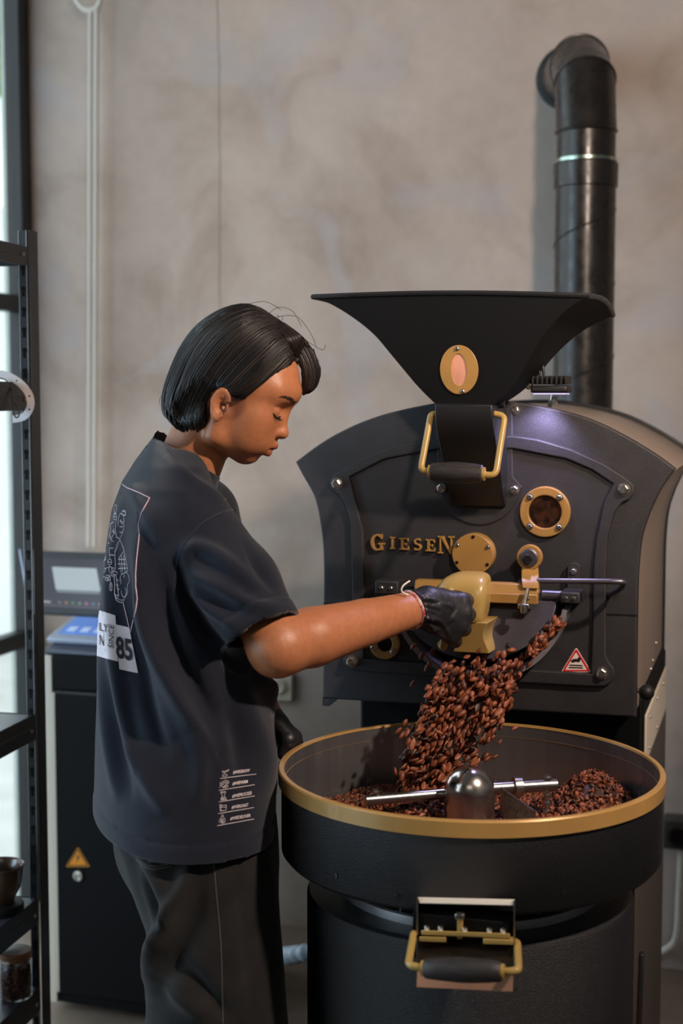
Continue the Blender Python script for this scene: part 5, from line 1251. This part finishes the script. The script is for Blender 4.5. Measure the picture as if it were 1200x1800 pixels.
# ---- trousers
def tro_c(v, uL, uR, d): c = at((uL + uR)/2, v, d); return c, (uR - uL)/2*d/FPX
wc, _ = tro_c(1440, 205, 480, 2.15)
def trouser_sdf(p):
    d = ell(p, wc + zz*.02, (.20, .20, .20))*0 + 1
    z = p[:, 2]
    zz_ = np.array([.02, .30, at(380, 1800, 2.1)[2], at(380, 1700, 2.1)[2], at(380, 1600, 2.1)[2], at(380, 1500, 2.1)[2], at(350, 1440, 2.1)[2], .98])
    ca = np.array([at(385, 1800, 2.12)[:2]]*3 + [at(385, 1700, 2.12)[:2], at(378, 1610, 2.12)[:2], at(360, 1510, 2.13)[:2], at(344, 1440, 2.14)[:2], at(342, 1400, 2.14)[:2]])
    bb = np.array([.106, .106, .106, .096, .093, .106, .112, .105]); aa = np.array([.095, .097, .10, .10, .10, .10, .095, .09])
    out = None
    for side, sh_ in ((-1, np.array([.0, .0])), (1, np.array([-.012, 0]))):
        off = FH*(.090*side)
        c = np.stack([np.interp(z, zz_, ca[:, k]) for k in range(2)], 1) + off[:2] + FB[:2]*(-.014 if side == 1 else .004)
        b = np.interp(z, zz_, bb); a = np.interp(z, zz_, aa)
        fl = (p[:, :2] - c) @ FB[:2]; ll = (p[:, :2] - c) @ LB[:2]
        k = np.sqrt((fl/b)**2 + (ll/a)**2); dd = (k - 1)*np.minimum(a, b)
        out = dd if out is None else smin(out, dd, .03)
    hips = ell(p, at(342, 1450, 2.14), (.155, .175, .14)); 
    hp2 = (p - at(343, 1450, 2.14)); kk = np.sqrt(((hp2 @ FB)/.112)**2 + ((hp2 @ LB)/.185)**2 + (hp2[:, 2]/.15)**2); hips = (kk - 1)*.112
    seat = np.linalg.norm(p - at(278, 1488, 2.10), axis=1) - .052
    out = smin(smin(out, hips, .04), seat, .05)
    return np.maximum(out, np.maximum(.022 - z, z - .965))
pl_ = np.array([HIPR - LB*.12 - FB*.15, HIPL + LB*.12 + FB*.15, HIPR - LB*.12 + FB*.15, HIPL + LB*.12 - FB*.15]); plo = pl_.min(0) - .05; phi_ = pl_.max(0) + .05
rV, rF = sdf_mesh(trouser_sdf, grid(plo[0], phi_[0], .0048), grid(plo[1], phi_[1], .0048), grid(.015, .98, .0048))
rV = relax(rV, rF, 2, .45); rN = vnormals(rV, rF)
TF_ = 1.7
rV = drape(rV, rN, [(a, b*TF_, c, d) for a, b, c, d in [
 ([(215, 1490), (245, 1545), (272, 1600), (300, 1640)], -.010, 13, 0), ([(245, 1500), (285, 1560), (300, 1610), (275, 1680), (262, 1760)], .010, 16, 0),
 ([(335, 1510), (320, 1560), (290, 1620), (270, 1690)], .009, 14, .2), ([(360, 1540), (345, 1610), (310, 1680), (285, 1760)], -.007, 18, 0),
 ([(270, 1700), (310, 1740), (360, 1790)], .008, 18, 0), ([(300, 1690), (350, 1730), (400, 1790)], -.006, 14, 0),
 ([(470, 1500), (478, 1600), (488, 1720), (490, 1800)], .005, 14, 0), ([(235, 1525), (262, 1590), (285, 1640)], .007, 8, 0), ([(420, 1520), (440, 1650), (450, 1800)], -.004, 22, 0)]])
rV = relax(rV, rF, 1, .4); rN = vnormals(rV, rF)
M['denim'] = mat('black_denim', rgb(31, 30, 30), 0.82, var=0.22, vscale=26, bump=0.3, bscale=700, sheen=0.15, spec=0.2)
tro = arr_build(rV, rF, 'trousers', M['denim'], person); tag(tro, 'loose black denim trousers')
TBV = BVHTree.FromPolygons([tuple(x) for x in rV], [tuple(map(int, x)) for x in rF])
def shoot(bvh, u, v, off=.0008):
    r = ray(u, v); h = bvh.ray_cast(Vector(CAM), Vector(r))
    if h[0] is None: return None
    n = h[1]; n = -n if n.dot(Vector(r)) > 0 else n
    return np.array(h[0] + n*off)
def line_on(mb, bvh, pts, rad, off=.0006, step=3.0, n=5):
    dens = []
    for a, b in zip(pts[:-1], pts[1:]):
        k = max(1, int(math.dist(a, b)/step)); dens += [(a[0] + (b[0]-a[0])*i/k, a[1] + (b[1]-a[1])*i/k) for i in range(k)]
    dens.append(pts[-1]); P3 = [shoot(bvh, u, v, off) for u, v in dens]; run_ = []
    for p in P3 + [None]:
        if p is not None and (not run_ or np.linalg.norm(p - run_[-1]) < .03): run_.append(p)
        else:
            if len(run_) > 1: mb.tube(run_, rad, n)
            run_ = [p] if p is not None else []
    return mb
sm = MB()
for pts in ([(420, 893), (385, 903), (350, 925), (322, 962), (308, 1005), (304, 1040), (312, 1090)], [(292, 787), (335, 833), (400, 880)]): build(line_on(MB(), SBV, [tuple(x) for x in smooth_path(pts, 5)], .0011, -.0002), 'seam', M['shirt'], shirt, angle=180)
sm = MB()
for pts in ([(375, 1496), (379, 1560), (388, 1660), (392, 1800)], [(215, 1480), (235, 1505), (264, 1523), (300, 1518), (322, 1510), (326, 1492)], [(222, 1490), (240, 1512), (266, 1528), (304, 1522)]): line_on(sm, TBV, [tuple(x) for x in smooth_path(pts, 5)], .0012, 0.0)
build(sm, 'stitching', mat('grey_thread', rgb(70, 68, 66), .8), tro, angle=180)
# shoes
for (k_, a_) in ((KNR, ANR), (KNL, ANL)):
    def shoe(p, a_=a_):
        b0 = np.array([a_[0], a_[1], .035]); d = smin(cap(p, b0 - FB*.02, b0 + FB*.05, .040, .038), cap(p, b0 + FB*.05, b0 + FB*.15 - zz*.008, .038, .030), .02)
        return smax(smin(d, cap(p, b0, b0 + zz*.05, .038, .036), .02), .001 - p[:, 2], .004)
    b0 = np.array([a_[0], a_[1], 0]); V, Fs = sdf_mesh(shoe, grid(b0[0] - .1, b0[0] + .24, .006), grid(b0[1] - .1, b0[1] + .2, .006), grid(-.01, .14, .006))
    arr_build(V, Fs, 'shoe', M['rubber'], person)
# ---- gloves
M['glove'] = mat('black_nitrile', rgb(32, 32, 35), 0.46, bump=0.5, bscale=110, spec=0.5)
AW = FW                                            # away from the camera
def glove(sd, wr_dir_wr, lo, hi, name, label, drap=None):
    V, Fg = sdf_mesh(sd, grid(lo[0], hi[0], .0022), grid(lo[1], hi[1], .0022), grid(lo[2], hi[2], .0022))
    V = relax(V, Fg, 1, .4)
    if drap: N_ = vnormals(V, Fg); V = drape(V, N_, drap)
    o = arr_build(V, Fg, name, M['glove'], person); tag(o, label); return o
kn = [at(812, 1056, 2.185), at(815, 1078, 2.178), at(808, 1100, 2.176), at(794, 1119, 2.180)]
wrG = at(733, 1072, 2.138)
def rglove(p):
    d = None
    fa = nrm(WRI - ELB)
    cuffA = WRI - fa*.006; d = cap(p, cuffA, wrG + fa*.02, .0285, .0275)
    for k_, K_ in enumerate(kn):
        w0 = wrG + fa*.018 + (K_ - np.mean(kn, 0))*.42
        d = smin(d, cap(p, w0, K_, .0165, .0128), .016)
    for k_, K_ in enumerate(kn):
        out = nrm(K_ - wrG); r = (.0116, .0120, .0116, .0102)[k_]; L1 = (.036, .038, .036, .030)[k_]
        pip = K_ + out*.012 + AW*L1 + (-zz*.004); dip = pip - out*.030 + AW*.010; tip = dip - out*.020 - AW*.010
        fg = smin(cap(p, K_, pip, r*1.05, r), smin(cap(p, pip, dip, r, r*.92), cap(p, dip, tip, r*.92, r*.82), .003), .003)
        d = smin(d, fg, .005)
    # thumb on the upper side, closing over the fingers behind
    t0 = wrG + fa*.022 + zz*.014; t1 = at(775, 1050, 2.185); t2 = at(800, 1052, 2.225); t3 = at(812, 1064, 2.242)
    th = smin(cap(p, t0, t1, .015, .0135), smin(cap(p, t1, t2, .0135, .012), cap(p, t2, t3, .012, .0095), .004), .006)
    d = smin(d, th, .010)
    # rolled cuff bead
    q = p - cuffA; ax = q @ fa; rad = np.linalg.norm(q - ax[:, None]*fa, axis=1)
    d = smin(d, np.hypot(ax, rad - .0288) - .0024, .002)
    d = np.maximum(d, -(ax + .0030))
    return d
c_ = np.mean(kn + [wrG], 0)
creases = []
rc = random.Random(4)
for k_ in range(16):
    t = k_/15; u0 = 741 + rc.uniform(-3, 5); v0 = 1046 + 62*t; u1 = u0 + rc.uniform(14, 34); v1 = v0 + rc.uniform(2, 20)*(1 if t > .3 else .6)
    creases.append(([(u0, v0), ((u0 + u1)/2 + 2, (v0 + v1)/2 + rc.uniform(-3, 3)), (u1, v1)], rc.choice((.0032, -.0030, .0026)), 2.4, 0))
creases += [([(765, 1082), (782, 1102), (790, 1118)], .0025, 3.5, 0), ([(752, 1097), (770, 1113), (782, 1127)], .003, 3.2, 0), ([(776, 1060), (797, 1068)], .002, 3, 0), ([(800, 1068), (790, 1090)], -.0025, 4, 0), ([(797, 1092), (783, 1108)], -.0025, 4, 0)]
glove(rglove, None, c_ - .085, c_ + .095, 'glove', 'black rubber glove gripping the outlet handle', creases)
# bar in the fist, fixed to the outlet door
hA = at(792, 1040, 2.222); hB = at(779, 1138, 2.222); 
hbar = build(MB().tube(round_path([hA + AW*.05, hA, hB, hB + AW*.05], .012), .0065, 12), 'door_handle', M['goldy'], flap)
# left glove resting over the rim
lk = [at(516, 1296, 2.235), at(512, 1300, 2.225), at(506, 1304, 2.215), at(500, 1306, 2.205)]
def lglove(p):
    fa = nrm(WRL - ELL_); d = cap(p, WRL - fa*.03, WRL, .029, .027)
    for k_, K_ in enumerate(lk):
        d = smin(d, cap(p, WRL + (K_ - np.mean(lk, 0))*.5, K_, .016, .0125), .014)
        r = (.0105, .011, .0105, .0095)[k_]
        pip = K_ + (at(522 - 5*k_, 1322, 2.2) - at(512 - 3*k_, 1300, 2.2)); dip = pip + (at(516, 1346, 2.2) - at(522, 1322, 2.2))*.85; 
        d = smin(d, smin(cap(p, K_, pip, r, r*.95), cap(p, pip, dip, r*.95, r*.85), .003), .003)
    d = smin(d, smin(cap(p, WRL, at(506, 1300, 2.19), .015, .0125), cap(p, at(506, 1300, 2.19), at(497, 1325, 2.19), .0125, .0095), .004), .008)
    return d
c_ = np.mean(lk + [WRL], 0); glove(lglove, None, c_ - .10, c_ + .10, 'glove', 'black rubber glove resting at the tray rim')
# string bracelet
M['redcord'] = mat('red_cord', rgb(176, 30, 34), 0.7, color2=rgb(226, 208, 206), vscale=160); fa = nrm(WRI - ELB)
x_, y_, a_ = frame_from(fa)
def ringp(c, r, n=40, ph=0.0, wob=.0015): return [np.array(c) + np.array(x_)*r*math.cos(2*math.pi*i/n) + np.array(y_)*r*math.sin(2*math.pi*i/n) + fa*wob*math.sin(4*math.pi*i/n + ph) for i in range(n)]
br = build(MB().tube(ringp(WRI - fa*.011, .0275), .0028, 8, True), 'bracelet', M['redcord'], person)
build(MB().tube(ringp(WRI - fa*.0065, .0275, ph=1.2), .0014, 8, True), 'white_strand', M['white'], br)
build(MB().tube(smooth_path([at(717, 1046, 2.10), at(706, 1040, 2.095), at(708, 1030, 2.095), at(720, 1021, 2.10)]), .0014, 8), 'loose_end', M['white'], br)

# ---- eyes, lashes, brows
M['lash'] = mat('lash_black', rgb(14, 11, 10), 0.6); M['brow'] = mat('brow_brown', rgb(44, 30, 24), 0.6)
HBV = BVHTree.FromPolygons([tuple(x) for x in bV], [tuple(map(int, x)) for x in bF])
def on_face(f_, l_, u_, off=.0004):              # drop a point on the skin along the head's side axis or front axis
    P_ = Vector(H2W((f_ + .16, l_, u_))); h = HBV.ray_cast(P_, Vector(-hF)); return np.array(h[0] + h[1]*off) if h[0] else None
for s_ in (-1, 1):
    pts = []
    for t in np.linspace(0, 1, 9):
        l_ = s_*(.0175 + .0275*t); u_ = .0222 + .0016*t - .0042*math.sin(math.pi*t); q_ = on_face(0, l_, u_, .0003)
        if q_ is not None: pts.append(q_)
    ey = build(MB().tube(pts, [.0006] + [.0013]*(len(pts) - 2) + [.0007], 6), 'eyelash_line', M['lash'], person, angle=180)
    mb = MB()
    for k_ in range(1, len(pts) - 1):
        for j in (0, .5):
            b_ = pts[k_] + (pts[min(k_+1, len(pts)-1)] - pts[k_])*j; mb.tube([b_, b_ + hF*.004 - hU*.0022, b_ + hF*.007 - hU*.0015], [.0004, .0003, .0001], 4)
    build(mb, 'eyelashes', M['lash'], ey, angle=180)
    mb = MB(); rb_ = random.Random(7)
    for k_ in range(80):
        t = rb_.random(); l_ = s_*(.012 + .036*t); u_ = .0485 + .006*math.sin(t*2.0) - .002*t + rb_.uniform(-.003, .003)*(1 - .5*t); q_ = on_face(0, l_, u_, .0002)
        if q_ is None: continue
        q2 = on_face(0, l_ + s_*.005, u_ + .0018 - .003*t, .0009)
        if q2 is not None: mb.tube([q_, (q_ + q2)/2 + hF*.0004, q2], [.00035, .0003, .0001], 4)
    build(mb, 'eyebrow', M['brow'], person, angle=180)

# ---- hair: a shaped cap with combed locks over it
hair_poly = [(432,533),(390,542),(350,567),(323,600),(303,640),(288,680),(284,710),(292,730),(314,748),(338,758),(360,754),(370,744),(369,728),(369,706),(374,690),(384,683),(398,684),(410,688),(420,700),(436,703),(453,686),(480,661),(503,644),(520,638),(527,652),(529,676),(531,692),(544,688),(553,679),(559,660),(559,645),(549,621),(524,590),(494,567),(466,549),(447,537)]
full_poly = [(432,533),(390,542),(350,567),(323,600),(303,640),(288,680),(283,713),(291,735),(313,755),(337,767),(372,770),(420,760),(470,740),(515,720),(535,700),(553,679),(559,660),(559,645),(549,621),(524,590),(494,567),(466,549),(447,537)]
def loc2(poly): return np.array([hpx(u, v, -.03)[[0, 2]] for u, v in poly])
def psd(P2, poly):
    d = np.full(len(P2), 1e9); ins = np.zeros(len(P2), bool); n = len(poly)
    for i in range(n):
        a = poly[i]; b = poly[(i+1) % n]; e = b - a; w_ = P2 - a; t = np.clip((w_ @ e)/(e @ e), 0, 1); d = np.minimum(d, np.linalg.norm(w_ - t[:, None]*e, axis=1))
        c1 = (P2[:, 1] >= a[1]) & (P2[:, 1] < b[1]) | (P2[:, 1] < a[1]) & (P2[:, 1] >= b[1])
        xc = a[0] + (P2[:, 1] - a[1])*(b[0] - a[0])/(b[1] - a[1] + 1e-12); ins ^= c1 & (P2[:, 0] < xc)
    return np.where(ins, -d, d)
hp1 = loc2(hair_poly); hp2_ = loc2(full_poly)
hline = loc2([(369,706),(374,690),(384,683),(398,684),(410,688),(420,700),(436,703),(453,686),(480,661),(503,644),(516,640)])
def hair_sdf(p):
    q = W2H(p); P2 = q[:, [0, 2]]; dfull = psd(P2, hp2_); dh = psd(P2, hp1)
    Rr = .062; din = np.clip(-dfull, 0, Rr); half_ = .0765*np.sqrt(np.clip(1 - (1 - din/Rr)**2, 0, 1))
    lat_ = np.abs(q[:, 1]) - half_
    d = np.where(dfull > 0, np.hypot(np.maximum(dfull, 0), np.maximum(np.abs(q[:, 1]), 0)*.3), lat_*.72)
    d = smax(d, dh, .004)
    dl = np.full(len(q), 1e9)
    for a, b in zip(hline[:-1], hline[1:]):
        e = b - a; t = np.clip(((P2 - a) @ e)/(e @ e), 0, 1); dl = np.minimum(dl, np.linalg.norm(P2 - a - t[:, None]*e, axis=1))
    m = (dl < .05) & (q[:, 0] < .064); lim = np.full(len(q), -1.0)
    if m.any(): lim[m] = head_sdf(q[m]) - (.0025 + .65*dl[m])
    d = smax(d, np.where(m, lim, -.02), .002)
    d = smax(d, np.minimum(-q[:, 1] + .004, (q[:, 0] - .060)*1.5), .004)      # the falling fringe lies on the far side of the parting
    d = smax(d, -(ell(q, (.020, 0, .045), (.0665, .057, .060))), .004)      # leave room for the forehead
    return d
cs2 = np.array([H2W((f_, l_, u_)) for f_ in (-.14, .14) for l_ in (-.09, .09) for u_ in (-.08, .18)]); 
kV, kF = sdf_mesh(hair_sdf, grid(cs2[:, 0].min(), cs2[:, 0].max(), .0025), grid(cs2[:, 1].min(), cs2[:, 1].max(), .0025), grid(cs2[:, 2].min(), cs2[:, 2].max(), .0025))
kV = relax(kV, kF, 3, .45)
M['hair'] = mat('black_hair', rgb(20, 16, 15), 0.46, var=0.2, vscale=40, spec=0.45)
M['hairl'] = mat('dark_brown_hair', rgb(44, 34, 29), 0.42, spec=0.5)
hair = arr_build(kV, kF, 'hair', M['hair'], person); tag(hair, 'chin-length straight black hair combed back')
KBV = BVHTree.FromPolygons([tuple(x) for x in kV], [tuple(map(int, x)) for x in kF])
guides = [
 [(474,553),(436,536),(392,544),(350,570),(322,604),(302,645),(287,690),(286,722),(294,735)],
 [(482,560),(446,545),(404,556),(364,585),(336,622),(317,664),(302,706),(300,735),(308,750)],
 [(490,566),(455,558),(416,574),(380,606),(352,645),(332,686),(320,725),(320,748),(330,764)],
 [(497,573),(465,573),(430,594),(396,630),(369,668),(350,704),(340,738),(344,755),(356,762)],
 [(504,581),(475,588),(444,614),(411,648),(383,682),(366,706),(358,732),(360,748),(370,752)],
 [(511,592),(486,604),(458,630),(428,660),(402,682),(380,688),(368,706),(365,728),(370,742)],
 [(517,606),(496,619),(472,643),(446,668),(424,684),(404,688),(390,686),(380,688),(374,694)],
 [(522,620),(506,632),(486,652),(464,672),(446,686),(434,696),(424,700),(416,698),(410,694)],
 [(525,634),(514,640),(500,648),(484,660),(468,674),(456,685),(446,694),(440,700),(436,703)]]
front = [
 [(492,566),(505,573),(520,585),(534,599),(546,616),(555,636),(558,656),(554,676),(545,687)],
 [(488,566),(500,575),(514,589),(527,604),(538,622),(546,642),(549,660),(547,676),(540,688)],
 [(486,568),(497,578),(509,592),(520,608),(529,625),(536,643),(539,662),(538,678),(534,690)],
 [(484,570),(494,581),(505,596),(514,610),(522,624),(528,642),(531,662),(531,678),(531,691)]]
rh = random.Random(21); strands = [MB(), MB()]
def strand(gs, s_, lift, mb, r0, mirror=True):
    g0 = min(int(s_), len(gs) - 2); t = s_ - g0
    j1, j2 = rh.gauss(0, 1.6), rh.gauss(0, 1.2); k0 = rh.uniform(0, .12); k1 = rh.choice((rh.uniform(.80, 1.0), rh.uniform(.94, 1.0)))
    ext = lambda g_: g_ + [(g_[-1][0] + (g_[-1][0] - g_[-2][0])*.35 + 3, g_[-1][1] + abs(g_[-1][1] - g_[-2][1])*.45)]
    A_ = np.array(smooth_path(ext(gs[g0]), 3)); B_ = np.array(smooth_path(ext(gs[g0+1]), 3)); L_ = A_*(1 - t) + B_*t
    n = len(L_); i0 = int(k0*n); i1 = max(i0 + 5, int(k1*n)); L_ = L_[i0:i1]; pts = []; last = None
    ph = rh.uniform(0, 6.28)
    for i, (u, v) in enumerate(L_):
        tt = i/(len(L_) - 1); w_ = .5 + tt; p = shoot(KBV, u + j1*w_ + 1.2*math.sin(tt*5 + ph), v + j2*w_, lift*math.sin(math.pi*min(1, tt*.8 + .15)))
        if p is None:
            if last is None: continue
            p = at(u, v, float((last - CAM) @ FW) + .001)
        if last is not None and np.linalg.norm(p - last) > .03: break
        pts.append(p); last = p
    if len(pts) < 5: return
    rr_ = [r0*(.55 + .45*math.sin(math.pi*min(1, .2 + .8*k/(len(pts)-1)))) for k in range(len(pts))]; rr_[-1] = r0*.15
    mb.tube(pts, rr_, 4)
    if not mirror: return
    mp2 = [H2W(W2H(np.array(p)[None])[0]*np.array([1, -1, 1])) for p in pts]
    mb.tube(mp2, rr_, 4)
for k_ in range(240):                             # broad locks give the combed surface its relief and ragged ends
    strand(guides, rh.uniform(0, len(guides) - 1.001), rh.uniform(-.0015, .0006), strands[0], rh.uniform(.0016, .0030))
for k_ in range(110):
    strand(front, rh.uniform(0, len(front) - 1.001), rh.uniform(-.002, .001), strands[0], rh.uniform(.0014, .0026), False)
for k_ in range(760):
    strand(guides, rh.uniform(0, len(guides) - 1.001), rh.uniform(-.0005, .0026), strands[0 if rh.random() < .72 else 1], rh.uniform(.0006, .0013))
for k_ in range(220):
    strand(front, rh.uniform(0, len(front) - 1.001), rh.uniform(0, .003), strands[0 if rh.random() < .75 else 1], rh.uniform(.0006, .0012), False)
for mb, m_, nm in ((strands[0], M['hair'], 'hair_strands'), (strands[1], M['hairl'], 'hair_strands')):
    o = build(mb, nm, m_, hair, angle=180); o['kind'] = 'stuff'
mb = MB()
for a_ in ([(470,553),(490,540),(515,548),(530,575)], [(480,558),(520,556),(545,585),(556,610)], [(430,536),(465,530),(495,545)], [(492,566),(497,560),(494,556)], [(486,562),(490,556),(486,553)], [(520,612),(517,650),(512,690)], [(540,600),(566,615),(572,605)], [(290,690),(281,700),(280,712)]):
    P3 = [at(u, v, 2.10) for u, v in smooth_path(a_, 5)]; mb.tube(P3, [.00035]*(len(P3)-1) + [.0001], 4)
build(mb, 'stray_hairs', M['hair'], hair, angle=180)
# ---- prints on the t-shirt
M['print'] = mat('white_shirt_print', rgb(226, 214, 218), 0.7); M['printpink'] = mat('pale_pink_print', rgb(222, 190, 200), 0.7); M['navy'] = mat('navy_print', rgb(26, 30, 44), 0.75)
def cr(X, Y): return (150 + X/4.736, 820 + Y/4.736)
def crl(L_): return [cr(*p) for p in L_]
mb = MB()
for L_ in ([(245,65),(262,115),(345,175),(440,215),(535,262)], [(535,262),(470,380),(442,480),(450,560),(440,650),(425,790),(419,900),(420,1000),(432,1100),(420,1200),(375,1385)], [(318,1140),(345,1250),(375,1385)]):
    line_on(mb, SBV, crl(L_), .00085, .0002)
build(mb, 'printed_frame', M['printpink'], shirt, angle=180)
def oval(cx_, cy_, rx, ry, a0=0, a1=360, n=18): return [(cx_ + rx*math.cos(math.radians(a0 + (a1-a0)*i/n)), cy_ + ry*math.sin(math.radians(a0 + (a1-a0)*i/n))) for i in range(n + 1)]
art = [oval(252,352,12,32), oval(250,420,14,24), [(240,390),(262,392)], [(238,420),(264,418)], oval(300,470,24,82,-200,120), oval(322,385,16,20,-120,90), [(305,372),(336,380),(338,410),(322,408)], [(300,400),(320,400)], oval(296,455,5,9), oval(310,470,5,9), [(288,500),(308,505),(320,490)], [(262,430),(250,520),(262,590),(288,602),(320,540),(326,440)],
  [(240,460),(205,482),(212,520),(206,575),(222,620),(240,625)], [(222,545),(232,535),(240,560),(228,580),(220,600)], [(236,520),(246,560)], [(170,492),(178,520),(172,545),(180,575)], [(176,580),(196,600),(204,560)], [(168,600),(180,645),(206,632)],
  [(290,610),(318,680),(330,730),(356,868),(300,900)], [(290,610),(262,650),(248,720),(250,790)], [(282,640),(258,700)], [(326,700),(280,760),(288,820),(302,905)], [(276,772),(338,776)], [(272,812),(346,812)], [(276,850),(352,846)], [(300,740),(310,880)], [(322,735),(330,868)],
  [(200,690),(206,680),(238,678)], [(200,690),(206,760)], [(206,735),(246,740)], [(248,700),(252,860)], [(232,870),(268,880),(262,905),(232,895)], [(300,905),(290,930),(300,960),(292,980)], [(340,880),(362,905),(368,950),(352,990)], [(326,895),(322,925)],
  [(252,900),(262,940),(268,1000),(280,1080)], [(240,905),(246,980),(244,1060),(256,1110)], [(262,940),(285,955)], [(352,990),(354,1050),(322,1110)], [(258,985),(280,990),(264,1010),(286,1020),(268,1035)], oval(322,1045,20,42,-60,200), [(256,1110),(285,1130),(318,1132),(322,1110)], [(250,1060),(258,1095),(290,1112),(318,1112)], oval(266,1085,8,16),
  oval(148,690,9,12), oval(160,700,9,12), oval(150,708,8,10), [(150,715),(140,770)], oval(165,765,10,14), oval(158,775,8,9), [(160,780),(145,800)], oval(146,806,14,24,0,360), [(146,785),(146,830)], oval(204,795,16,24), [(190,790),(218,802)], oval(210,860,12,26), oval(156,862,15,18), [(150,872),(164,852)], [(170,850),(206,830)], oval(186,915,12,12), oval(198,930,12,12), oval(178,938,12,12), oval(192,945,10,10), [(132,905),(170,925)], oval(128,950,14,28), [(206,900),(216,1000)], oval(214,1002,12,34), [(212,980),(216,1030)], oval(232,860,9,18), oval(226,900,8,16), [(118,880),(126,890)]]
mb = MB()
for L_ in art: line_on(mb, SBV, crl(L_), .00052, .0002, 2.0, 4)
build(mb, 'line_illustration', M['print'], shirt, angle=180)
def patch(quad, off, nu=14, nv=16):
    a, b, c, d = [np.array(x, float) for x in quad]; V = []; ok = True
    for j in range(nv + 1):
        for i in range(nu + 1):
            s_, t = i/nu, j/nv; p = (a*(1-s_) + b*s_)*(1-t) + (d*(1-s_) + c*s_)*t; q = None
            for k_ in range(8):
                q = shoot(SBV, p[0] + k_, p[1], off)
                if q is not None and (q - CAM) @ FW < 2.25: break
            V.append(q)
    Fc = [(j*(nu+1)+i, j*(nu+1)+i+1, (j+1)*(nu+1)+i+1, (j+1)*(nu+1)+i) for j in range(nv) for i in range(nu)]
    return MB().add(V, Fc)
bn = build(patch([(173,1072),(203,1082),(207.5,1163),(171,1153)], .0008), 'printed_band', M['print'], shirt, angle=180)
bn2 = build(patch([(204,1098),(227.5,1103),(243,1183.5),(210,1176.5)], .0012), 'printed_band', M['print'], shirt, angle=180)
def text_on(body, o, ex, ey, off, mat_, parent, name='lettering', bold=0.0):
    V, Fc = text2d(body, bold=bold); V = np.array(V)
    bm_ = bmesh.new(); vs_ = [bm_.verts.new(v) for v in V]
    for f in Fc:
        try: bm_.faces.new([vs_[i] for i in f])
        except ValueError: pass
    bmesh.ops.triangulate(bm_, faces=bm_.faces[:])
    for _ in range(2):
        le = [e for e in bm_.edges if e.calc_length() > .3]
        if le: bmesh.ops.subdivide_edges(bm_, edges=le, cuts=1); bmesh.ops.triangulate(bm_, faces=bm_.faces[:])
    bm_.verts.ensure_lookup_table(); V = np.array([v.co[:] for v in bm_.verts]); Fc = [tuple(v.index for v in f.verts) for f in bm_.faces]; bm_.verts.index_update(); Fc = [tuple(v.index for v in f.verts) for f in bm_.faces]; bm_.free()
    W_ = V[:, 0].max(); Hh = .70; P3 = []; last = None
    for x, y, _ in V:
        u = o[0] + ex[0]*x/W_ + ey[0]*y/Hh; v = o[1] + ex[1]*x/W_ + ey[1]*y/Hh; q = shoot(SBV, u, v, off); last = q if q is not None else last; P3.append(last)
    if any(q is None for q in P3): return None
    return build(MB().add(P3, Fc), name, mat_, parent, angle=180)
text_on('85', (205, 1155), (29, 6), (-2, -36), .0022, M['navy'], bn2, bold=.03)
text_on('SINCE', (200, 1141), (1, -41), (-9, -3), .0018, M['navy'], bn)
text_on('ILY', (175.5, 1108), (14.5, 3.5), (0, -14), .0018, M['navy'], bn)
text_on('N', (176, 1133), (8, 2), (0, -18), .0018, M['navy'], bn)
def c8(X, Y): return (370 + X/8, 1330 + Y/8)
mb = MB()
for a_, b_ in (((130,308),(640,245)), ((115,475),(618,395)), ((115,638),(618,553)), ((105,802),(610,715)), ((92,972),(608,878))): line_on(mb, SBV, [c8(*a_), c8(*b_)], .00045, .0002, 3, 4)
icons = [[(165,275),(170,250),(200,243),(228,250),(232,272),(165,277)], [(200,243),(196,215),(215,200),(258,182),(240,205),(205,213)], oval(176,212,16,10), 
  [(122,438),(150,400),(165,430)], oval(140,385,10,22), oval(172,370,10,26), oval(206,352,10,26), oval(240,352,14,14), [(165,432),(200,405),(245,405),(235,432),(170,438)], oval(195,425,14,10), [(205,400),(255,370)],
  [(138,495),(212,490),(192,545),(225,605),(140,612),(165,550),(138,495)], [(150,508),(200,505)], oval(165,592,22,20), oval(165,592,9,8), [(185,560),(205,600)],
  [(160,690),(222,682),(215,755),(132,765),(138,700)], [(160,690),(162,715),(215,712)], [(122,672),(140,690),(158,668)], oval(138,710,10,16), [(140,740),(160,760)],
  oval(165,832,14,14), [(150,850),(130,880),(118,925)], [(180,850),(205,885),(200,925),(165,938),(130,925)], oval(162,900,22,26), oval(152,905,8,10), [(165,870),(165,935)]]
for L_ in icons: line_on(mb, SBV, [c8(*q) for q in L_], .00036, .0002, 1.0, 4)
hp_print = build(mb, 'hem_print', M['print'], shirt, angle=180)
for body_, x0_, y0_, x1_, y1_ in (('#WEGROW',310,243,545,213), ('#WEFARM',303,402,515,370), ('#WEPROCESS',300,577,570,530), ('#WEROAST',292,733,522,697), ('#WEDELIVER',272,892,555,845)):
    a_ = c8(x0_, y0_); b_ = c8(x1_, y1_); text_on(body_, a_, (b_[0]-a_[0], b_[1]-a_[1]), (.6, -5.4), .0008, M['print'], hp_print, bold=.02)
